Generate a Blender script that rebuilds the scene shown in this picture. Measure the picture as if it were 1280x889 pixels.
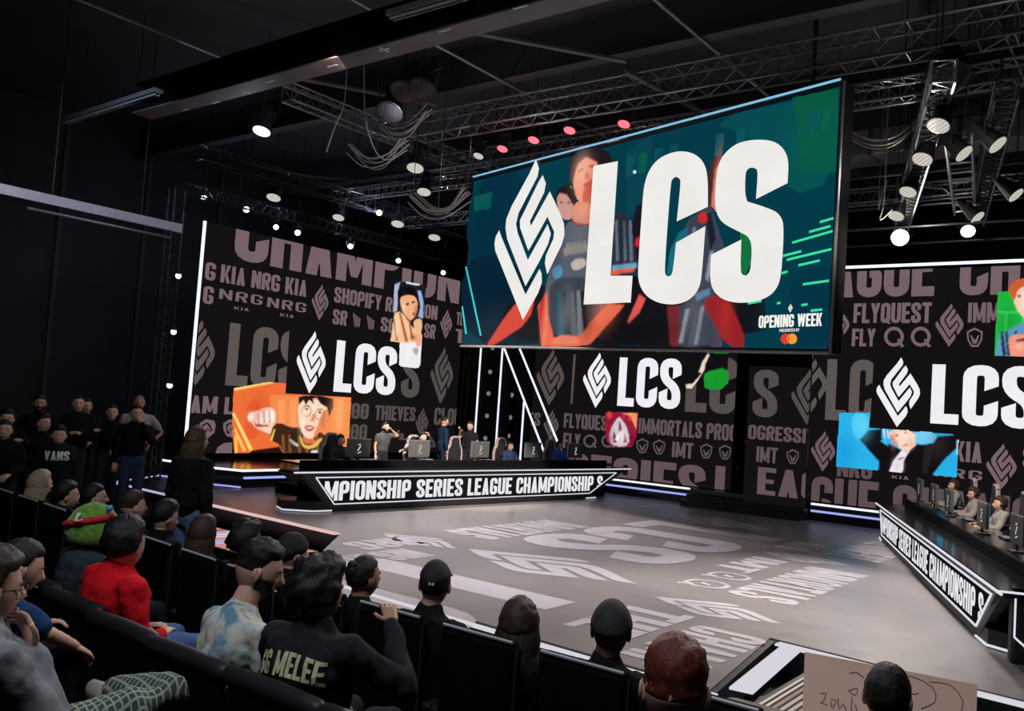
import bpy, bmesh, math, random
from mathutils import Vector, Matrix, noise
from mathutils.geometry import tessellate_polygon
from mathutils.bvhtree import BVHTree
random.seed(7)
for o in list(bpy.data.objects): bpy.data.objects.remove(o)
SC = bpy.context.scene
COL = SC.collection
PI = math.pi

# ------------------------------------------------------------------ camera
# The hall's own axes: x runs along the seat rows and the long rear LED wall,
# y runs from the audience to that wall, z = 0 is the stage floor (metres).
FPX, ROLL, YAW, EYE = 1100.0, math.radians(3.9), math.radians(37.45), 2.5
PITCH = math.atan(61 * math.cos(ROLL) / FPX)
cam_d = bpy.data.cameras.new('camera')
cam = bpy.data.objects.new('camera', cam_d); COL.objects.link(cam)
cam_d.sensor_width = 36; cam_d.lens = FPX / 1280 * 36
cam_d.clip_start = 0.05; cam_d.clip_end = 200
cam.matrix_world = (Matrix.Translation((0, 0, EYE)) @ Matrix.Rotation(YAW, 4, 'Z')
                    @ Matrix.Rotation(PI / 2 + PITCH, 4, 'X') @ Matrix.Rotation(ROLL, 4, 'Z'))
SC.camera = cam
SC.view_settings.view_transform = 'Standard'; SC.view_settings.look = 'None'
SC.view_settings.gamma = 1; SC.view_settings.use_curve_mapping = False
SC.view_settings.exposure = 0.0

# ------------------------------------------------------------------ world and the hall's lamps, with added fill
w = bpy.data.worlds.new('world'); SC.world = w; w.use_nodes = True
w.node_tree.nodes['Background'].inputs[0].default_value = (0.35, 0.45, 0.7, 1)
w.node_tree.nodes['Background'].inputs[1].default_value = 0.008

def lamp(name, kind, loc, aim, power, color=(1, 1, 1), size=0.3, angle=60, blend=0.6):
    d = bpy.data.lights.new(name, kind); d.energy = power; d.color = color
    if kind == 'SPOT':
        d.spot_size = math.radians(angle); d.spot_blend = blend; d.shadow_soft_size = size
    elif kind == 'AREA':
        d.size = size
    else: d.shadow_soft_size = size
    o = bpy.data.objects.new(name, d); COL.objects.link(o); o.location = loc
    o.rotation_euler = (Vector(aim) - Vector(loc)).to_track_quat('-Z', 'Y').to_euler()
    return o
# stage wash from the trusses over the stage
lamp('stage_wash', 'SPOT', (-16.2, 14.4, 7.3), (-12.3, 16.0, 0), 4300, (1, .93, .88), .25, 60, .9)
lamp('stage_wash', 'SPOT', (-12.0, 13.0, 7.3), (-10.5, 10.8, 0), 1900, (1, .93, .9), .25, 60, .9)
lamp('stage_wash', 'SPOT', (-4.2, 17.4, 6.8), (-3.9, 13.8, 0), 3300, (1, .93, .86), .25, 58, .9)
lamp('stage_wash', 'SPOT', (-4.0, 12.5, 7.6), (-4.8, 10.0, 0), 2000, (1, .92, .86), .25, 62, .9)
lamp('stage_wash', 'SPOT', (-9.0, 11.0, 8.2), (-8.5, 12.5, 0), 1200, (.95, .92, 1), .3, 70, .9)
# key lights on the two player desks
lamp('desk_key', 'SPOT', (-7.0, 11.6, 6.6), (-15.6, 17.8, 1.2), 9000, (1, .9, .8), .2, 34, .5)
lamp('desk_key', 'SPOT', (-3.9, 12.3, 7.3), (-3.2, 18.8, 1.3), 3600, (1, .88, .78), .2, 34, .5)
# back lights from the stage trusses onto the audience
lamp('audience_backlight', 'SPOT', (-3.4, 12.6, 7.6), (-1.6, 3.4, 1.3), 1500, (1, .9, .84), .2, 42, .7)
lamp('audience_backlight', 'SPOT', (-12.0, 12.3, 7.6), (-5.2, 3.2, 1.3), 1300, (.95, .9, 1), .2, 46, .7)
# dim fill added over the audience and left crowd, then roof spill
lamp('audience_fill', 'AREA', (-2.0, 0.5, 8.3), (-4.0, 3.0, 0), 290, (.85, .9, 1), 3.0)
lamp('audience_fill', 'AREA', (-11.0, 9.5, 7.9), (-14.0, 7.5, 0), 85, (1, .8, .72), 1.0)
lamp('roof_spill', 'AREA', (-9.0, 13.0, 5.6), (-9.0, 11.0, 12), 34, (.95, .93, 1), 4.0)

# ------------------------------------------------------------------ where a pixel's line of sight meets a plane of the hall (used as a ruler)
def ray(px, py):
    u = px - 640; v = py - 444.5
    a = u * math.cos(ROLL) + v * math.sin(ROLL); b = u * math.sin(ROLL) - v * math.cos(ROLL)
    Y = FPX * math.cos(PITCH) - b * math.sin(PITCH); Z = FPX * math.sin(PITCH) + b * math.cos(PITCH)
    return Vector((a * math.cos(YAW) - Y * math.sin(YAW), a * math.sin(YAW) + Y * math.cos(YAW), Z))
def at_z(px, py, z): r = ray(px, py); return Vector((0, 0, EYE)) + r * ((z - EYE) / r.z)
def at_x(px, py, x): r = ray(px, py); return Vector((0, 0, EYE)) + r * (x / r.x)
def at_y(px, py, y): r = ray(px, py); return Vector((0, 0, EYE)) + r * (y / r.y)
class Plane:                                                  # origin, horizontal axis, vertical axis, normal towards the viewer
    def __init__(s, o, u, n): s.o = Vector(o); s.u = Vector(u).normalized(); s.n = Vector(n).normalized(); s.v = Vector((0, 0, 1))
    def hit(s, px, py):
        r = ray(px, py); e = Vector((0, 0, EYE)); t = (s.o - e).dot(s.n) / r.dot(s.n); d = e + r * t - s.o
        return (d.dot(s.u), d.dot(s.v))
    def pt(s, a, b, h=0): return s.o + s.u * a + s.v * b + s.n * h

# ------------------------------------------------------------------ materials
MATS = {}
def lin(c): return tuple((x / 255 / 12.92 if x <= 10 else ((x / 255 + .055) / 1.055) ** 2.4) for x in c)
def mat(name, color, rough=.6, metal=0., var=.12, scale=18., bump=0., spec=.5, sheen=0.):
    if name in MATS: return MATS[name]
    m = bpy.data.materials.new(name); m.use_nodes = True; nt = m.node_tree; b = nt.nodes['Principled BSDF']
    b.inputs['Roughness'].default_value = rough; b.inputs['Metallic'].default_value = metal
    b.inputs['Specular IOR Level'].default_value = spec
    if sheen: b.inputs['Sheen Weight'].default_value = sheen
    tc = nt.nodes.new('ShaderNodeTexCoord'); n = nt.nodes.new('ShaderNodeTexNoise'); n.inputs['Scale'].default_value = scale
    n.inputs['Detail'].default_value = 4
    nt.links.new(tc.outputs['Object'], n.inputs['Vector'])
    r = nt.nodes.new('ShaderNodeValToRGB'); nt.links.new(n.outputs['Fac'], r.inputs['Fac'])
    r.color_ramp.elements[0].position = .3; r.color_ramp.elements[1].position = .7
    r.color_ramp.elements[0].color = tuple(c * (1 - var) for c in color) + (1,)
    r.color_ramp.elements[1].color = tuple(min(1, c * (1 + var)) for c in color) + (1,)
    nt.links.new(r.outputs['Color'], b.inputs['Base Color'])
    if bump:
        bp = nt.nodes.new('ShaderNodeBump'); bp.inputs['Strength'].default_value = bump; bp.inputs['Distance'].default_value = .01
        nt.links.new(n.outputs['Fac'], bp.inputs['Height']); nt.links.new(bp.outputs['Normal'], b.inputs['Normal'])
    MATS[name] = m; return m
def glow(name, color, strength=1.):
    if name in MATS: return MATS[name]
    m = bpy.data.materials.new(name); m.use_nodes = True; nt = m.node_tree; nt.nodes.clear()
    e = nt.nodes.new('ShaderNodeEmission'); o = nt.nodes.new('ShaderNodeOutputMaterial')
    e.inputs[0].default_value = tuple(color) + (1,); e.inputs[1].default_value = strength
    nt.links.new(e.outputs[0], o.inputs[0]); MATS[name] = m; return m
def screen_mat():
    if 'screen_image' in MATS: return MATS['screen_image']
    m = bpy.data.materials.new('screen_image'); m.use_nodes = True; nt = m.node_tree; nt.nodes.clear()
    a = nt.nodes.new('ShaderNodeVertexColor'); a.layer_name = 'Col'
    n = nt.nodes.new('ShaderNodeTexNoise'); n.inputs['Scale'].default_value = 6
    mx = nt.nodes.new('ShaderNodeMapRange'); mx.inputs['To Min'].default_value = .9; mx.inputs['To Max'].default_value = 1.1
    nt.links.new(n.outputs['Fac'], mx.inputs['Value'])
    e = nt.nodes.new('ShaderNodeEmission'); o = nt.nodes.new('ShaderNodeOutputMaterial')
    nt.links.new(a.outputs['Color'], e.inputs[0]); nt.links.new(mx.outputs[0], e.inputs[1])
    g = nt.nodes.new('ShaderNodeBsdfDiffuse'); g.inputs[0].default_value = (.004, .004, .004, 1)
    ad = nt.nodes.new('ShaderNodeAddShader'); nt.links.new(e.outputs[0], ad.inputs[0]); nt.links.new(g.outputs[0], ad.inputs[1])
    nt.links.new(ad.outputs[0], o.inputs[0]); MATS['screen_image'] = m; return m

BLK = mat('black_paint', (.012, .012, .014), .45)
BLKM = mat('black_matte', (.005, .005, .006), .9, spec=.08)
METAL = mat('black_steel', (.05, .05, .055), .35, .6)
ALU = mat('aluminium_tube', (.35, .35, .37), .32, .9)
LED = glow('led_strip_white', (.75, .8, 1.), 1.3)
LEDB = glow('led_strip_blue', (.38, .42, .95), 1.0)
TRIMW = glow('led_trim_white', (.85, .86, .95), .85)
LENSW = glow('lamp_lens_pale', (1, .95, .83), .62)
LENSH = glow('lamp_lens_hot', (1, .95, .85), 14.)
LENSB = glow('lamp_lens_blue', (.55, .65, 1), 5.)
LENSR = glow('lamp_lens_red', (1, .12, .16), 2.2)

# ------------------------------------------------------------------ mesh helpers
class MB:
    def __init__(s): s.v = []; s.f = []; s.m = []
    def add(s, vs, fs, mi=0):
        k = len(s.v); s.v += [Vector(x) for x in vs]
        for f in fs: s.f.append([i + k for i in f]); s.m.append(mi)
        return s
    def box(s, a, b, mi=0, M=None):
        (x0, y0, z0), (x1, y1, z1) = a, b
        vs = [Vector(p) for p in [(x0, y0, z0), (x1, y0, z0), (x1, y1, z0), (x0, y1, z0), (x0, y0, z1), (x1, y0, z1), (x1, y1, z1), (x0, y1, z1)]]
        if M: vs = [M @ p for p in vs]
        return s.add(vs, [(0, 3, 2, 1), (4, 5, 6, 7), (0, 1, 5, 4), (1, 2, 6, 5), (2, 3, 7, 6), (3, 0, 4, 7)], mi)
    def bbox(s, a, b, r=.02, mi=0, M=None):                  # box with chamfered edges
        (x0, y0, z0), (x1, y1, z1) = a, b
        r = min(r, abs(x1 - x0) * .45, abs(y1 - y0) * .45, abs(z1 - z0) * .45)
        def ring(z, i): return [(x0 + i + 0, y0 + r, z), (x0 + r, y0 + i, z), (x1 - r, y0 + i, z), (x1 - i, y0 + r, z), (x1 - i, y1 - r, z), (x1 - r, y1 - i, z), (x0 + r, y1 - i, z), (x0 + i, y1 - r, z)]
        def ring2(z): return [(x0 + r, y0 + r, z)] * 2 + [(x1 - r, y0 + r, z)] * 2 + [(x1 - r, y1 - r, z)] * 2 + [(x0 + r, y1 - r, z)] * 2
        rs = [ring(z0, r * .7), ring(z0 + r, 0), ring(z1 - r, 0), ring(z1, r * .7)]
        vs = [Vector(p) for q in rs for p in q]
        if M: vs = [M @ p for p in vs]
        fs = [tuple(range(7, -1, -1)), tuple(range(24, 32))]
        for k in range(3):
            for i in range(8): j = (i + 1) % 8; fs.append((k * 8 + i, k * 8 + j, k * 8 + 8 + j, k * 8 + 8 + i))
        return s.add(vs, fs, mi)
    def cyl(s, p, q, r, r2=None, n=10, mi=0, cap=True):
        p = Vector(p); q = Vector(q); r2 = r if r2 is None else r2
        d = (q - p).normalized(); a = d.orthogonal().normalized(); b = d.cross(a)
        vs = [p + (a * math.cos(t) + b * math.sin(t)) * r for t in [2 * PI * i / n for i in range(n)]]
        vs += [q + (a * math.cos(t) + b * math.sin(t)) * r2 for t in [2 * PI * i / n for i in range(n)]]
        fs = [(i, (i + 1) % n, n + (i + 1) % n, n + i) for i in range(n)]
        if cap: fs += [tuple(range(n - 1, -1, -1)), tuple(range(n, 2 * n))]
        return s.add(vs, fs, mi)
    def path(s, pts, r, n=6, mi=0):
        for a, b in zip(pts, pts[1:]): s.cyl(a, b, r, n=n, mi=mi)
        return s
    def tube(s, pts, radii, n=10, mi=0, sub=3, up=None):      # smooth closed tapered limb; radii: number or (rx, ry)
        P = [Vector(p) for p in pts]; R = [(r, r) if not isinstance(r, tuple) else r for r in radii]
        def cr(a, b, c, d, t): return .5 * ((2 * b) + (c - a) * t + (2 * a - 5 * b + 4 * c - d) * t * t + (3 * b - a - 3 * c + d) * t ** 3)
        C = []; Q = []
        for i in range(len(P) - 1):
            a = P[max(i - 1, 0)]; b = P[i]; c = P[i + 1]; d = P[min(i + 2, len(P) - 1)]
            for k in range(sub):
                t = k / sub; C.append(cr(a, b, c, d, t)); t2 = t * t * (3 - 2 * t) if False else t
                Q.append((R[i][0] * (1 - t2) + R[i + 1][0] * t2, R[i][1] * (1 - t2) + R[i + 1][1] * t2))
        C.append(P[-1]); Q.append(R[-1])
        d0 = (C[1] - C[0]).normalized(); d1 = (C[-1] - C[-2]).normalized()
        def capp(c, d, q): return [(c + d * min(q) * .85, (q[0] * .25, q[1] * .25)), (c + d * min(q) * .6, (q[0] * .72, q[1] * .72))]
        cs = capp(C[0], -d0, Q[0]) + list(zip(C, Q)) + capp(C[-1], d1, Q[-1])[::-1]
        ref = Vector(up) if up else Vector((0, 1, 0)); vs = []; prev = None
        for i, (c, q) in enumerate(cs):
            d = (cs[min(i + 1, len(cs) - 1)][0] - cs[max(i - 1, 0)][0]).normalized()
            y = ref - d * ref.dot(d)
            if y.length < .2: y = (prev - d * prev.dot(d)) if prev else d.orthogonal()
            y.normalize(); x = y.cross(d); prev = y
            for k in range(n):
                t = 2 * PI * k / n; vs.append(c + x * math.cos(t) * q[0] + y * math.sin(t) * q[1])
        fs = []
        for i in range(len(cs) - 1):
            for k in range(n): j = (k + 1) % n; fs.append((i * n + k, i * n + j, i * n + n + j, i * n + n + k))
        fs += [tuple(range(n - 1, -1, -1)), tuple(range((len(cs) - 1) * n, len(cs) * n))]
        return s.add(vs, fs, mi)
    def ball(s, c, r, n=10, m=7, mi=0, M=None):
        c = Vector(c); rx, ry, rz = r if isinstance(r, tuple) else (r, r, r); vs = []; fs = []
        for i in range(m + 1):
            ph = PI * i / m
            for k in range(n):
                t = 2 * PI * k / n; v = Vector((rx * math.sin(ph) * math.cos(t), ry * math.sin(ph) * math.sin(t), -rz * math.cos(ph)))
                vs.append(c + (M @ v if M else v))
        for i in range(m):
            for k in range(n): j = (k + 1) % n; fs.append((i * n + k, i * n + j, i * n + n + j, i * n + n + k))
        return s.add(vs, fs, mi)
    def prism(s, poly, z0, z1, mi=0, M=None):
        n = len(poly); vs = [Vector((x, y, z0)) for x, y in poly] + [Vector((x, y, z1)) for x, y in poly]
        if M: vs = [M @ p for p in vs]
        tri = tessellate_polygon([[Vector((x, y, 0)) for x, y in poly]])
        fs = [tuple(t) for t in tri] + [tuple(i + n for i in t) for t in tri]
        fs += [(i, (i + 1) % n, n + (i + 1) % n, n + i) for i in range(n)]
        return s.add(vs, fs, mi)
    def mesh(s, name, mats, smooth=False, fix=True):
        me = bpy.data.meshes.new(name); me.from_pydata(s.v, [], s.f)
        for m in (mats if isinstance(mats, (list, tuple)) else [mats]): me.materials.append(m)
        me.polygons.foreach_set('material_index', s.m)
        if smooth: me.polygons.foreach_set('use_smooth', [True] * len(me.polygons))
        if fix:
            bm = bmesh.new(); bm.from_mesh(me); bmesh.ops.remove_doubles(bm, verts=bm.verts, dist=1e-5)
            bmesh.ops.recalc_face_normals(bm, faces=bm.faces); bm.to_mesh(me); bm.free()
        me.update(); return me
    def build(s, name, mats, parent=None, smooth=False, fix=True): return link(name, s.mesh(name, mats, smooth, fix), parent)

def link(name, me, parent=None):
    o = bpy.data.objects.new(name, me); COL.objects.link(o)
    if parent: o.parent = parent
    return o
def tag(o, label=None, cat=None, group=None, kind=None):
    if label: o['label'] = label
    if cat: o['category'] = cat
    if group: o['group'] = group
    if kind: o['kind'] = kind
    return o
def thing(name, label, cat, loc=(0, 0, 0), rotz=0, group=None):
    o = bpy.data.objects.new(name, None); COL.objects.link(o); o.empty_display_size = .1
    o.location = loc; o.rotation_euler = (0, 0, rotz); return tag(o, label, cat, group)
def copy_thing(root, loc, rotz, label):
    r = root.copy(); COL.objects.link(r); r.location = loc; r.rotation_euler = (0, 0, rotz)
    if label: r['label'] = label
    for ch in root.children:
        c = ch.copy(); COL.objects.link(c); c.parent = r
        for g in ch.children: d = g.copy(); COL.objects.link(d); d.parent = c
    return r
def struct(name, mb, m, smooth=False): return tag(mb.build(name, m, None, smooth), kind='structure')

# ------------------------------------------------------------------ heavy condensed lettering: every glyph is a set of flat strokes
def strip(pts, s, r=0., closed=False, k0=0., k1=0.):
    P = [Vector((p[0], p[1])) for p in pts]; out = []; n = len(P)
    for i, p in enumerate(P):
        if r > 0 and (closed or 0 < i < n - 1):
            a = P[i - 1]; b = P[(i + 1) % n]; d0 = (a - p); d1 = (b - p); rr = min(r, d0.length * .49, d1.length * .49)
            q0 = p + d0.normalized() * rr; q1 = p + d1.normalized() * rr
            for t in (0, .25, .5, .75, 1): out.append(q0 * (1 - t) ** 2 + p * 2 * t * (1 - t) + q1 * t * t)
        else: out.append(p)
    n = len(out); L = []; R = []; h = s / 2
    for i, p in enumerate(out):
        if closed: a = out[i - 1]; b = out[(i + 1) % n]
        else: a = out[max(i - 1, 0)]; b = out[min(i + 1, n - 1)]
        e0 = (p - a).normalized() if (p - a).length > 1e-9 else (b - p).normalized()
        e1 = (b - p).normalized() if (b - p).length > 1e-9 else e0
        n0 = Vector((-e0.y, e0.x)); n1 = Vector((-e1.y, e1.x)); m = (n0 + n1)
        m = n0 if m.length < 1e-6 else m.normalized(); k = h / max(.45, m.dot(n0))
        L.append(p + m * k); R.append(p - m * k)
    if not closed:
        for arr, idx, kk in ((L, 0, k0), (R, 0, k0), (L, -1, k1), (R, -1, k1)):
            if kk: q = arr[idx]; c = out[idx]; arr[idx] = Vector((q.x, q.y + (q.x - c.x) * kk))
    qs = [[L[i], L[i + 1], R[i + 1], R[i]] for i in range(n - 1)]
    if closed: qs.append([L[-1], L[0], R[0], R[-1]])
    return qs
S0 = .172
def G(ch):
    w, s = .44, S0; h = s / 2; l, r, b, t, m = h, w - h, h * .95, 1 - h * .95, .5; q = []
    rd = .17
    if ch == 'A': q = [[(.02, 0), (s + .02, 0), (.29, 1), (.15, 1)], [(w - s - .02, 0), (w - .02, 0), (.29, 1), (.15, 1)], [(.1, .2), (.34, .2), (.32, .34), (.12, .34)]]
    elif ch == 'B': q = strip([(l, m), (r - .02, m), (r - .02, t), (l, t), (l, b), (r, b), (r, m), (l, m)], s, .09)
    elif ch == 'C': q = strip([(r, .62), (r, t), (l, t), (l, b), (r, b), (r, .38)], s, rd, k0=.5, k1=.5)
    elif ch == 'D': q = strip([(l, b), (l, t), (r, t), (r, b)], s, .12, True)
    elif ch == 'E': w = .38; q = strip([(w, t), (l, t), (l, b), (w, b)], s) + strip([(l, m), (w - .04, m)], s * .9)
    elif ch == 'F': w = .37; q = strip([(w, t), (l, t), (l, 0)], s) + strip([(l, .48), (w - .04, .48)], s * .9)
    elif ch == 'G': q = strip([(r, .66), (r, t), (l, t), (l, b), (r, b), (r, .44), (w * .5, .44)], s, .13)
    elif ch == 'H': q = strip([(l, 0), (l, 1)], s) + strip([(r, 0), (r, 1)], s) + strip([(l, m), (r, m)], s * .9)
    elif ch == 'I': w = s + .02; q = strip([(w / 2, 0), (w / 2, 1)], s)
    elif ch == 'K': w = .45; q = strip([(l, 0), (l, 1)], s) + [[(s, .38), (w - s - .01, 1), (w - .01, 1), (s + .06, .3)], [(s, .55), (s + .1, .62), (w, 0), (w - s, 0)]]
    elif ch == 'L': w = .36; q = strip([(l, 1), (l, b), (w, b)], s)
    elif ch == 'M': w = .6; q = strip([(l, 0), (l, 1)], s * .95) + strip([(w - l, 0), (w - l, 1)], s * .95) + [[(0, 1), (s * 1.05, 1), (.355, .1), (.245, .1)], [(w, 1), (w - s * 1.05, 1), (.245, .1), (.355, .1)]]
    elif ch == 'N': w = .46; q = strip([(l, 0), (l, 1)], s) + strip([(w - l, 0), (w - l, 1)], s) + [[(0, 1), (s, 1), (w, 0), (w - s, 0)]]
    elif ch == 'O': q = strip([(l, b), (l, t), (r, t), (r, b)], s, rd, True)
    elif ch == '0': q = strip([(l, b), (l, t), (r, t), (r, b)], s, rd, True) + strip([(w / 2, .42), (w / 2, .58)], .05)
    elif ch == 'P': q = strip([(l, 0), (l, t), (r, t), (r, .45), (l, .45)], s, .12)
    elif ch == 'Q': q = strip([(l, b), (l, t), (r, t), (r, b)], s, rd, True) + [[(w * .45, .2), (w * .6, .25), (w + .04, -.05), (w - .1, -.05)]]
    elif ch == 'R': q = strip([(l, 0), (l, t), (r, t), (r, .5), (l, .5)], s, .12) + [[(w * .38, .47), (w * .75, .5), (w, 0), (w - s, 0)]]
    elif ch == 'S': q = strip([(r, .64), (r, t), (l, t), (l, .6), (r, .4), (r, b), (l, b), (l, .36)], s, .15, k0=.5, k1=.5)
    elif ch == 'T': w = .42; q = strip([(0, t), (w, t)], s) + strip([(w / 2, 0), (w / 2, 1 - s * .5)], s)
    elif ch == 'U': q = strip([(l, 1), (l, b), (r, b), (r, 1)], s, rd)
    elif ch == 'V': q = [[(0, 1), (s, 1), (.29, 0), (.15, 0)], [(w, 1), (w - s, 1), (.15, 0), (.29, 0)]]
    elif ch == 'W': w = .66; q = [[(0, 1), (s, 1), (.25, 0), (.12, 0)], [(.26, 1), (.4, 1), (.25, 0), (.12, 0)], [(.26, 1), (.4, 1), (.54, 0), (.41, 0)], [(w, 1), (w - s, 1), (.41, 0), (.54, 0)]]
    elif ch == 'Y': q = [[(0, 1), (s, 1), (.29, .4), (.15, .4)], [(w, 1), (w - s, 1), (.15, .4), (.29, .4)], [(.145, 0), (.295, 0), (.295, .45), (.145, .45)]]
    elif ch == '1': w = .24; q = strip([(w - h, 0), (w - h, 1)], s) + [[(0, .78), (.1, .78), (.1, .92), (0, .86)]]
    elif ch == '8': q = strip([(l, b), (l, t), (r, t), (r, b)], s, rd, True) + strip([(l, m), (r, m)], s * .9)
    elif ch == '9': q = strip([(r, .5), (l, .5), (l, t), (r, t), (r, b), (l, b), (l, .3)], s, rd)
    elif ch == ' ': w = .2
    elif ch == '-': w = .3; q = strip([(0, .5), (.3, .5)], .1)
    return w, [[(float(p[0]), float(p[1])) for p in f] for f in q]
def text2d(txt, gap=.04):
    x = 0; out = []
    for ch in txt:
        w, q = G(ch)
        for f in q: out.append([(p[0] + x, p[1]) for p in f])
        x += w + gap
    return out, x - gap
def smooth_poly(p, k=1):
    for _ in range(k):
        q = []
        for i in range(len(p)):
            a, b = p[i], p[(i + 1) % len(p)]
            q.append((a[0] * .75 + b[0] * .25, a[1] * .75 + b[1] * .25)); q.append((a[0] * .25 + b[0] * .75, a[1] * .25 + b[1] * .75))
        p = q
    return p
def round_poly(p, deg=48):                                    # soften shallow corners, keep sharp ones
    q = []; n = len(p)
    for i in range(n):
        a, b, c = Vector(p[i - 1]), Vector(p[i]), Vector(p[(i + 1) % n])
        if (b - a).length < 1e-6 or (c - b).length < 1e-6: continue
        if math.degrees((b - a).angle(c - b)) > deg: q.append(tuple(b))
        else:
            q.append(tuple(b * .75 + a * .25)); q.append(tuple(b * .75 + c * .25))
    return q
def clip(poly, R):
    x0, y0, x1, y1 = R
    for ax, lim, sg in ((0, x0, 1), (0, x1, -1), (1, y0, 1), (1, y1, -1)):
        out = []
        for i in range(len(poly)):
            a, b = poly[i], poly[(i + 1) % len(poly)]; da = sg * (a[ax] - lim); db = sg * (b[ax] - lim)
            if da >= 0: out.append(a)
            if (da >= 0) != (db >= 0):
                t = da / (da - db); out.append((a[0] + (b[0] - a[0]) * t, a[1] + (b[1] - a[1]) * t))
        poly = out
        if len(poly) < 3: return []
    return poly
class Draw:                                                   # flat picture or lettering shown on a screen or printed on a surface
    def __init__(s, plane, rect=None): s.pl = plane; s.rect = rect; s.items = []
    def add(s, poly, col, h=0.):
        if s.rect: poly = clip(poly, s.rect)
        if len(poly) >= 3: s.items.append((poly, col, h))
    def px(s, pts, col, h=0., sm=0, lit=True):
        s.add(smooth_poly([s.pl.hit(*p) for p in pts], sm), lin(col), h)
    def words(s, txt, bl, br, tp, col, h=0., gap=.04):       # baseline-left, baseline-right and a top pixel
        x0, z0 = s.pl.hit(*bl); x1, z0b = s.pl.hit(*br); zt = s.pl.hit(*tp)[1]; z0 = (z0 + z0b) / 2
        q, W = text2d(txt, gap); H = zt - z0
        for f in q: s.add([(x0 + p[0] / W * (x1 - x0), z0 + p[1] * H) for p in f], lin(col), h)
    def emblem(s, cx, z0, z1, col, h=0., ratio=.56):
        H = z1 - z0
        for poly in EMBLEM: s.add([(cx + p[0] * H, z0 + p[1] * H) for p in poly], lin(col), h)
    def emblem_px(s, bot, top, col, h=0.):
        x, z0 = s.pl.hit(*bot); z1 = s.pl.hit(*top)[1]; s.emblem(x, z0, z1, col, h)
    def raster(s, name, parent, cell, blur=1, soft=(), clip_to=None):
        # the picture as a fine grid of coloured points, so that tones melt into one another like a photograph
        import numpy as np
        A_ = [p for it in s.items for p in it[0]]; x0 = min(p[0] for p in A_); x1 = max(p[0] for p in A_); z0 = min(p[1] for p in A_); z1 = max(p[1] for p in A_)
        nx, nz = int((x1 - x0) / cell) + 2, int((z1 - z0) / cell) + 2; gx, gz = np.meshgrid(x0 + np.arange(nx) * cell, z0 + np.arange(nz) * cell)
        img = np.zeros((nz, nx, 3)); al = np.zeros((nz, nx), bool)
        def ins(poly):
            c = np.zeros((nz, nx), bool)
            for i in range(len(poly)):
                (xa, ya), (xb, yb) = poly[i - 1], poly[i]
                if ya == yb: continue
                m = ((ya > gz) != (yb > gz)) & (gx < (xb - xa) * (gz - ya) / (yb - ya) + xa); c ^= m
            return c
        for poly, col, h in sorted(s.items, key=lambda t: t[2]):
            m = ins(poly); img[m] = col; al |= m
        for (cx, cz), rx, rz, col, a in soft:
            w_ = np.exp(-(((gx - cx) / rx) ** 2 + ((gz - cz) / rz) ** 2)) * a; img = img * (1 - w_[..., None]) + np.array(col) * w_[..., None]
        rs = np.random.RandomState(4); n = rs.normal(0, .03, (nz // 2 + 1, nx // 2 + 1)).repeat(2, 0).repeat(2, 1)[:nz, :nx]; img = np.clip(img * (1 + n[..., None]), 0, 2)
        wt = al.astype(float)[..., None]; im = img * wt
        for _ in range(blur):
            for ax in (0, 1):
                im = (np.roll(im, 1, ax) + 2 * im + np.roll(im, -1, ax)) / 4; wt = (np.roll(wt, 1, ax) + 2 * wt + np.roll(wt, -1, ax)) / 4
        im = im / np.maximum(wt, 1e-3)
        vs = [s.pl.pt(x0 + i * cell, z0 + j * cell, .01) for j in range(nz) for i in range(nx)]; off = parent.matrix_basis.inverted(); vs = [off @ v for v in vs]; fs = []
        for j in range(nz - 1):
            for i in range(nx - 1):
                if al[j, i] or al[j + 1, i + 1] or al[j, i + 1] or al[j + 1, i]:
                    k = j * nx + i; fs.append((k, k + 1, k + nx + 1, k + nx))
        me = bpy.data.meshes.new(name); me.from_pydata([tuple(v) for v in vs], [], fs); me.materials.append(screen_mat())
        ca = me.color_attributes.new('Col', 'FLOAT_COLOR', 'POINT'); c4 = np.ones((nz * nx, 4)); c4[:, :3] = im.reshape(-1, 3); ca.data.foreach_set('color', c4.ravel())
        bm = bmesh.new(); bm.from_mesh(me); bmesh.ops.delete(bm, geom=[v for v in bm.verts if not v.link_faces], context='VERTS'); bm.to_mesh(me); bm.free(); me.update()
        return link(name, me, parent)
    def soft(s, f, items): return [((s.pl.hit(*f([(x, y)])[0])), rx, rz, lin(c), a) for x, y, rx, rz, c, a in items]
    def build(s, name, parent=None, M=None):
        vs = []; fs = []; cs = []
        for poly, col, h in s.items:
            k = len(vs); vs += [s.pl.pt(p[0], p[1], h) for p in poly]
            if len(poly) <= 4 and False: tri = [tuple(range(len(poly)))]
            else: tri = tessellate_polygon([[Vector((p[0], p[1], 0)) for p in poly]])
            for t in tri:
                a, b, c = [vs[k + i] for i in t]
                if (b - a).cross(c - a).dot(s.pl.n) < 0: t = (t[0], t[2], t[1])
                fs.append(tuple(i + k for i in t)); cs.append(col)
        me = bpy.data.meshes.new(name)
        if parent is not None and M is None: off = parent.matrix_basis.inverted(); vs = [off @ v for v in vs]
        me.from_pydata(vs, [], fs); me.materials.append(screen_mat())
        ca = me.color_attributes.new('Col', 'FLOAT_COLOR', 'CORNER'); d = []
        for f, c in zip(me.polygons, cs): d += list(c) + [1.] if False else (list(c) + [1.]) * f.loop_total
        ca.data.foreach_set('color', d); me.update()
        return link(name, me, parent)
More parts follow.
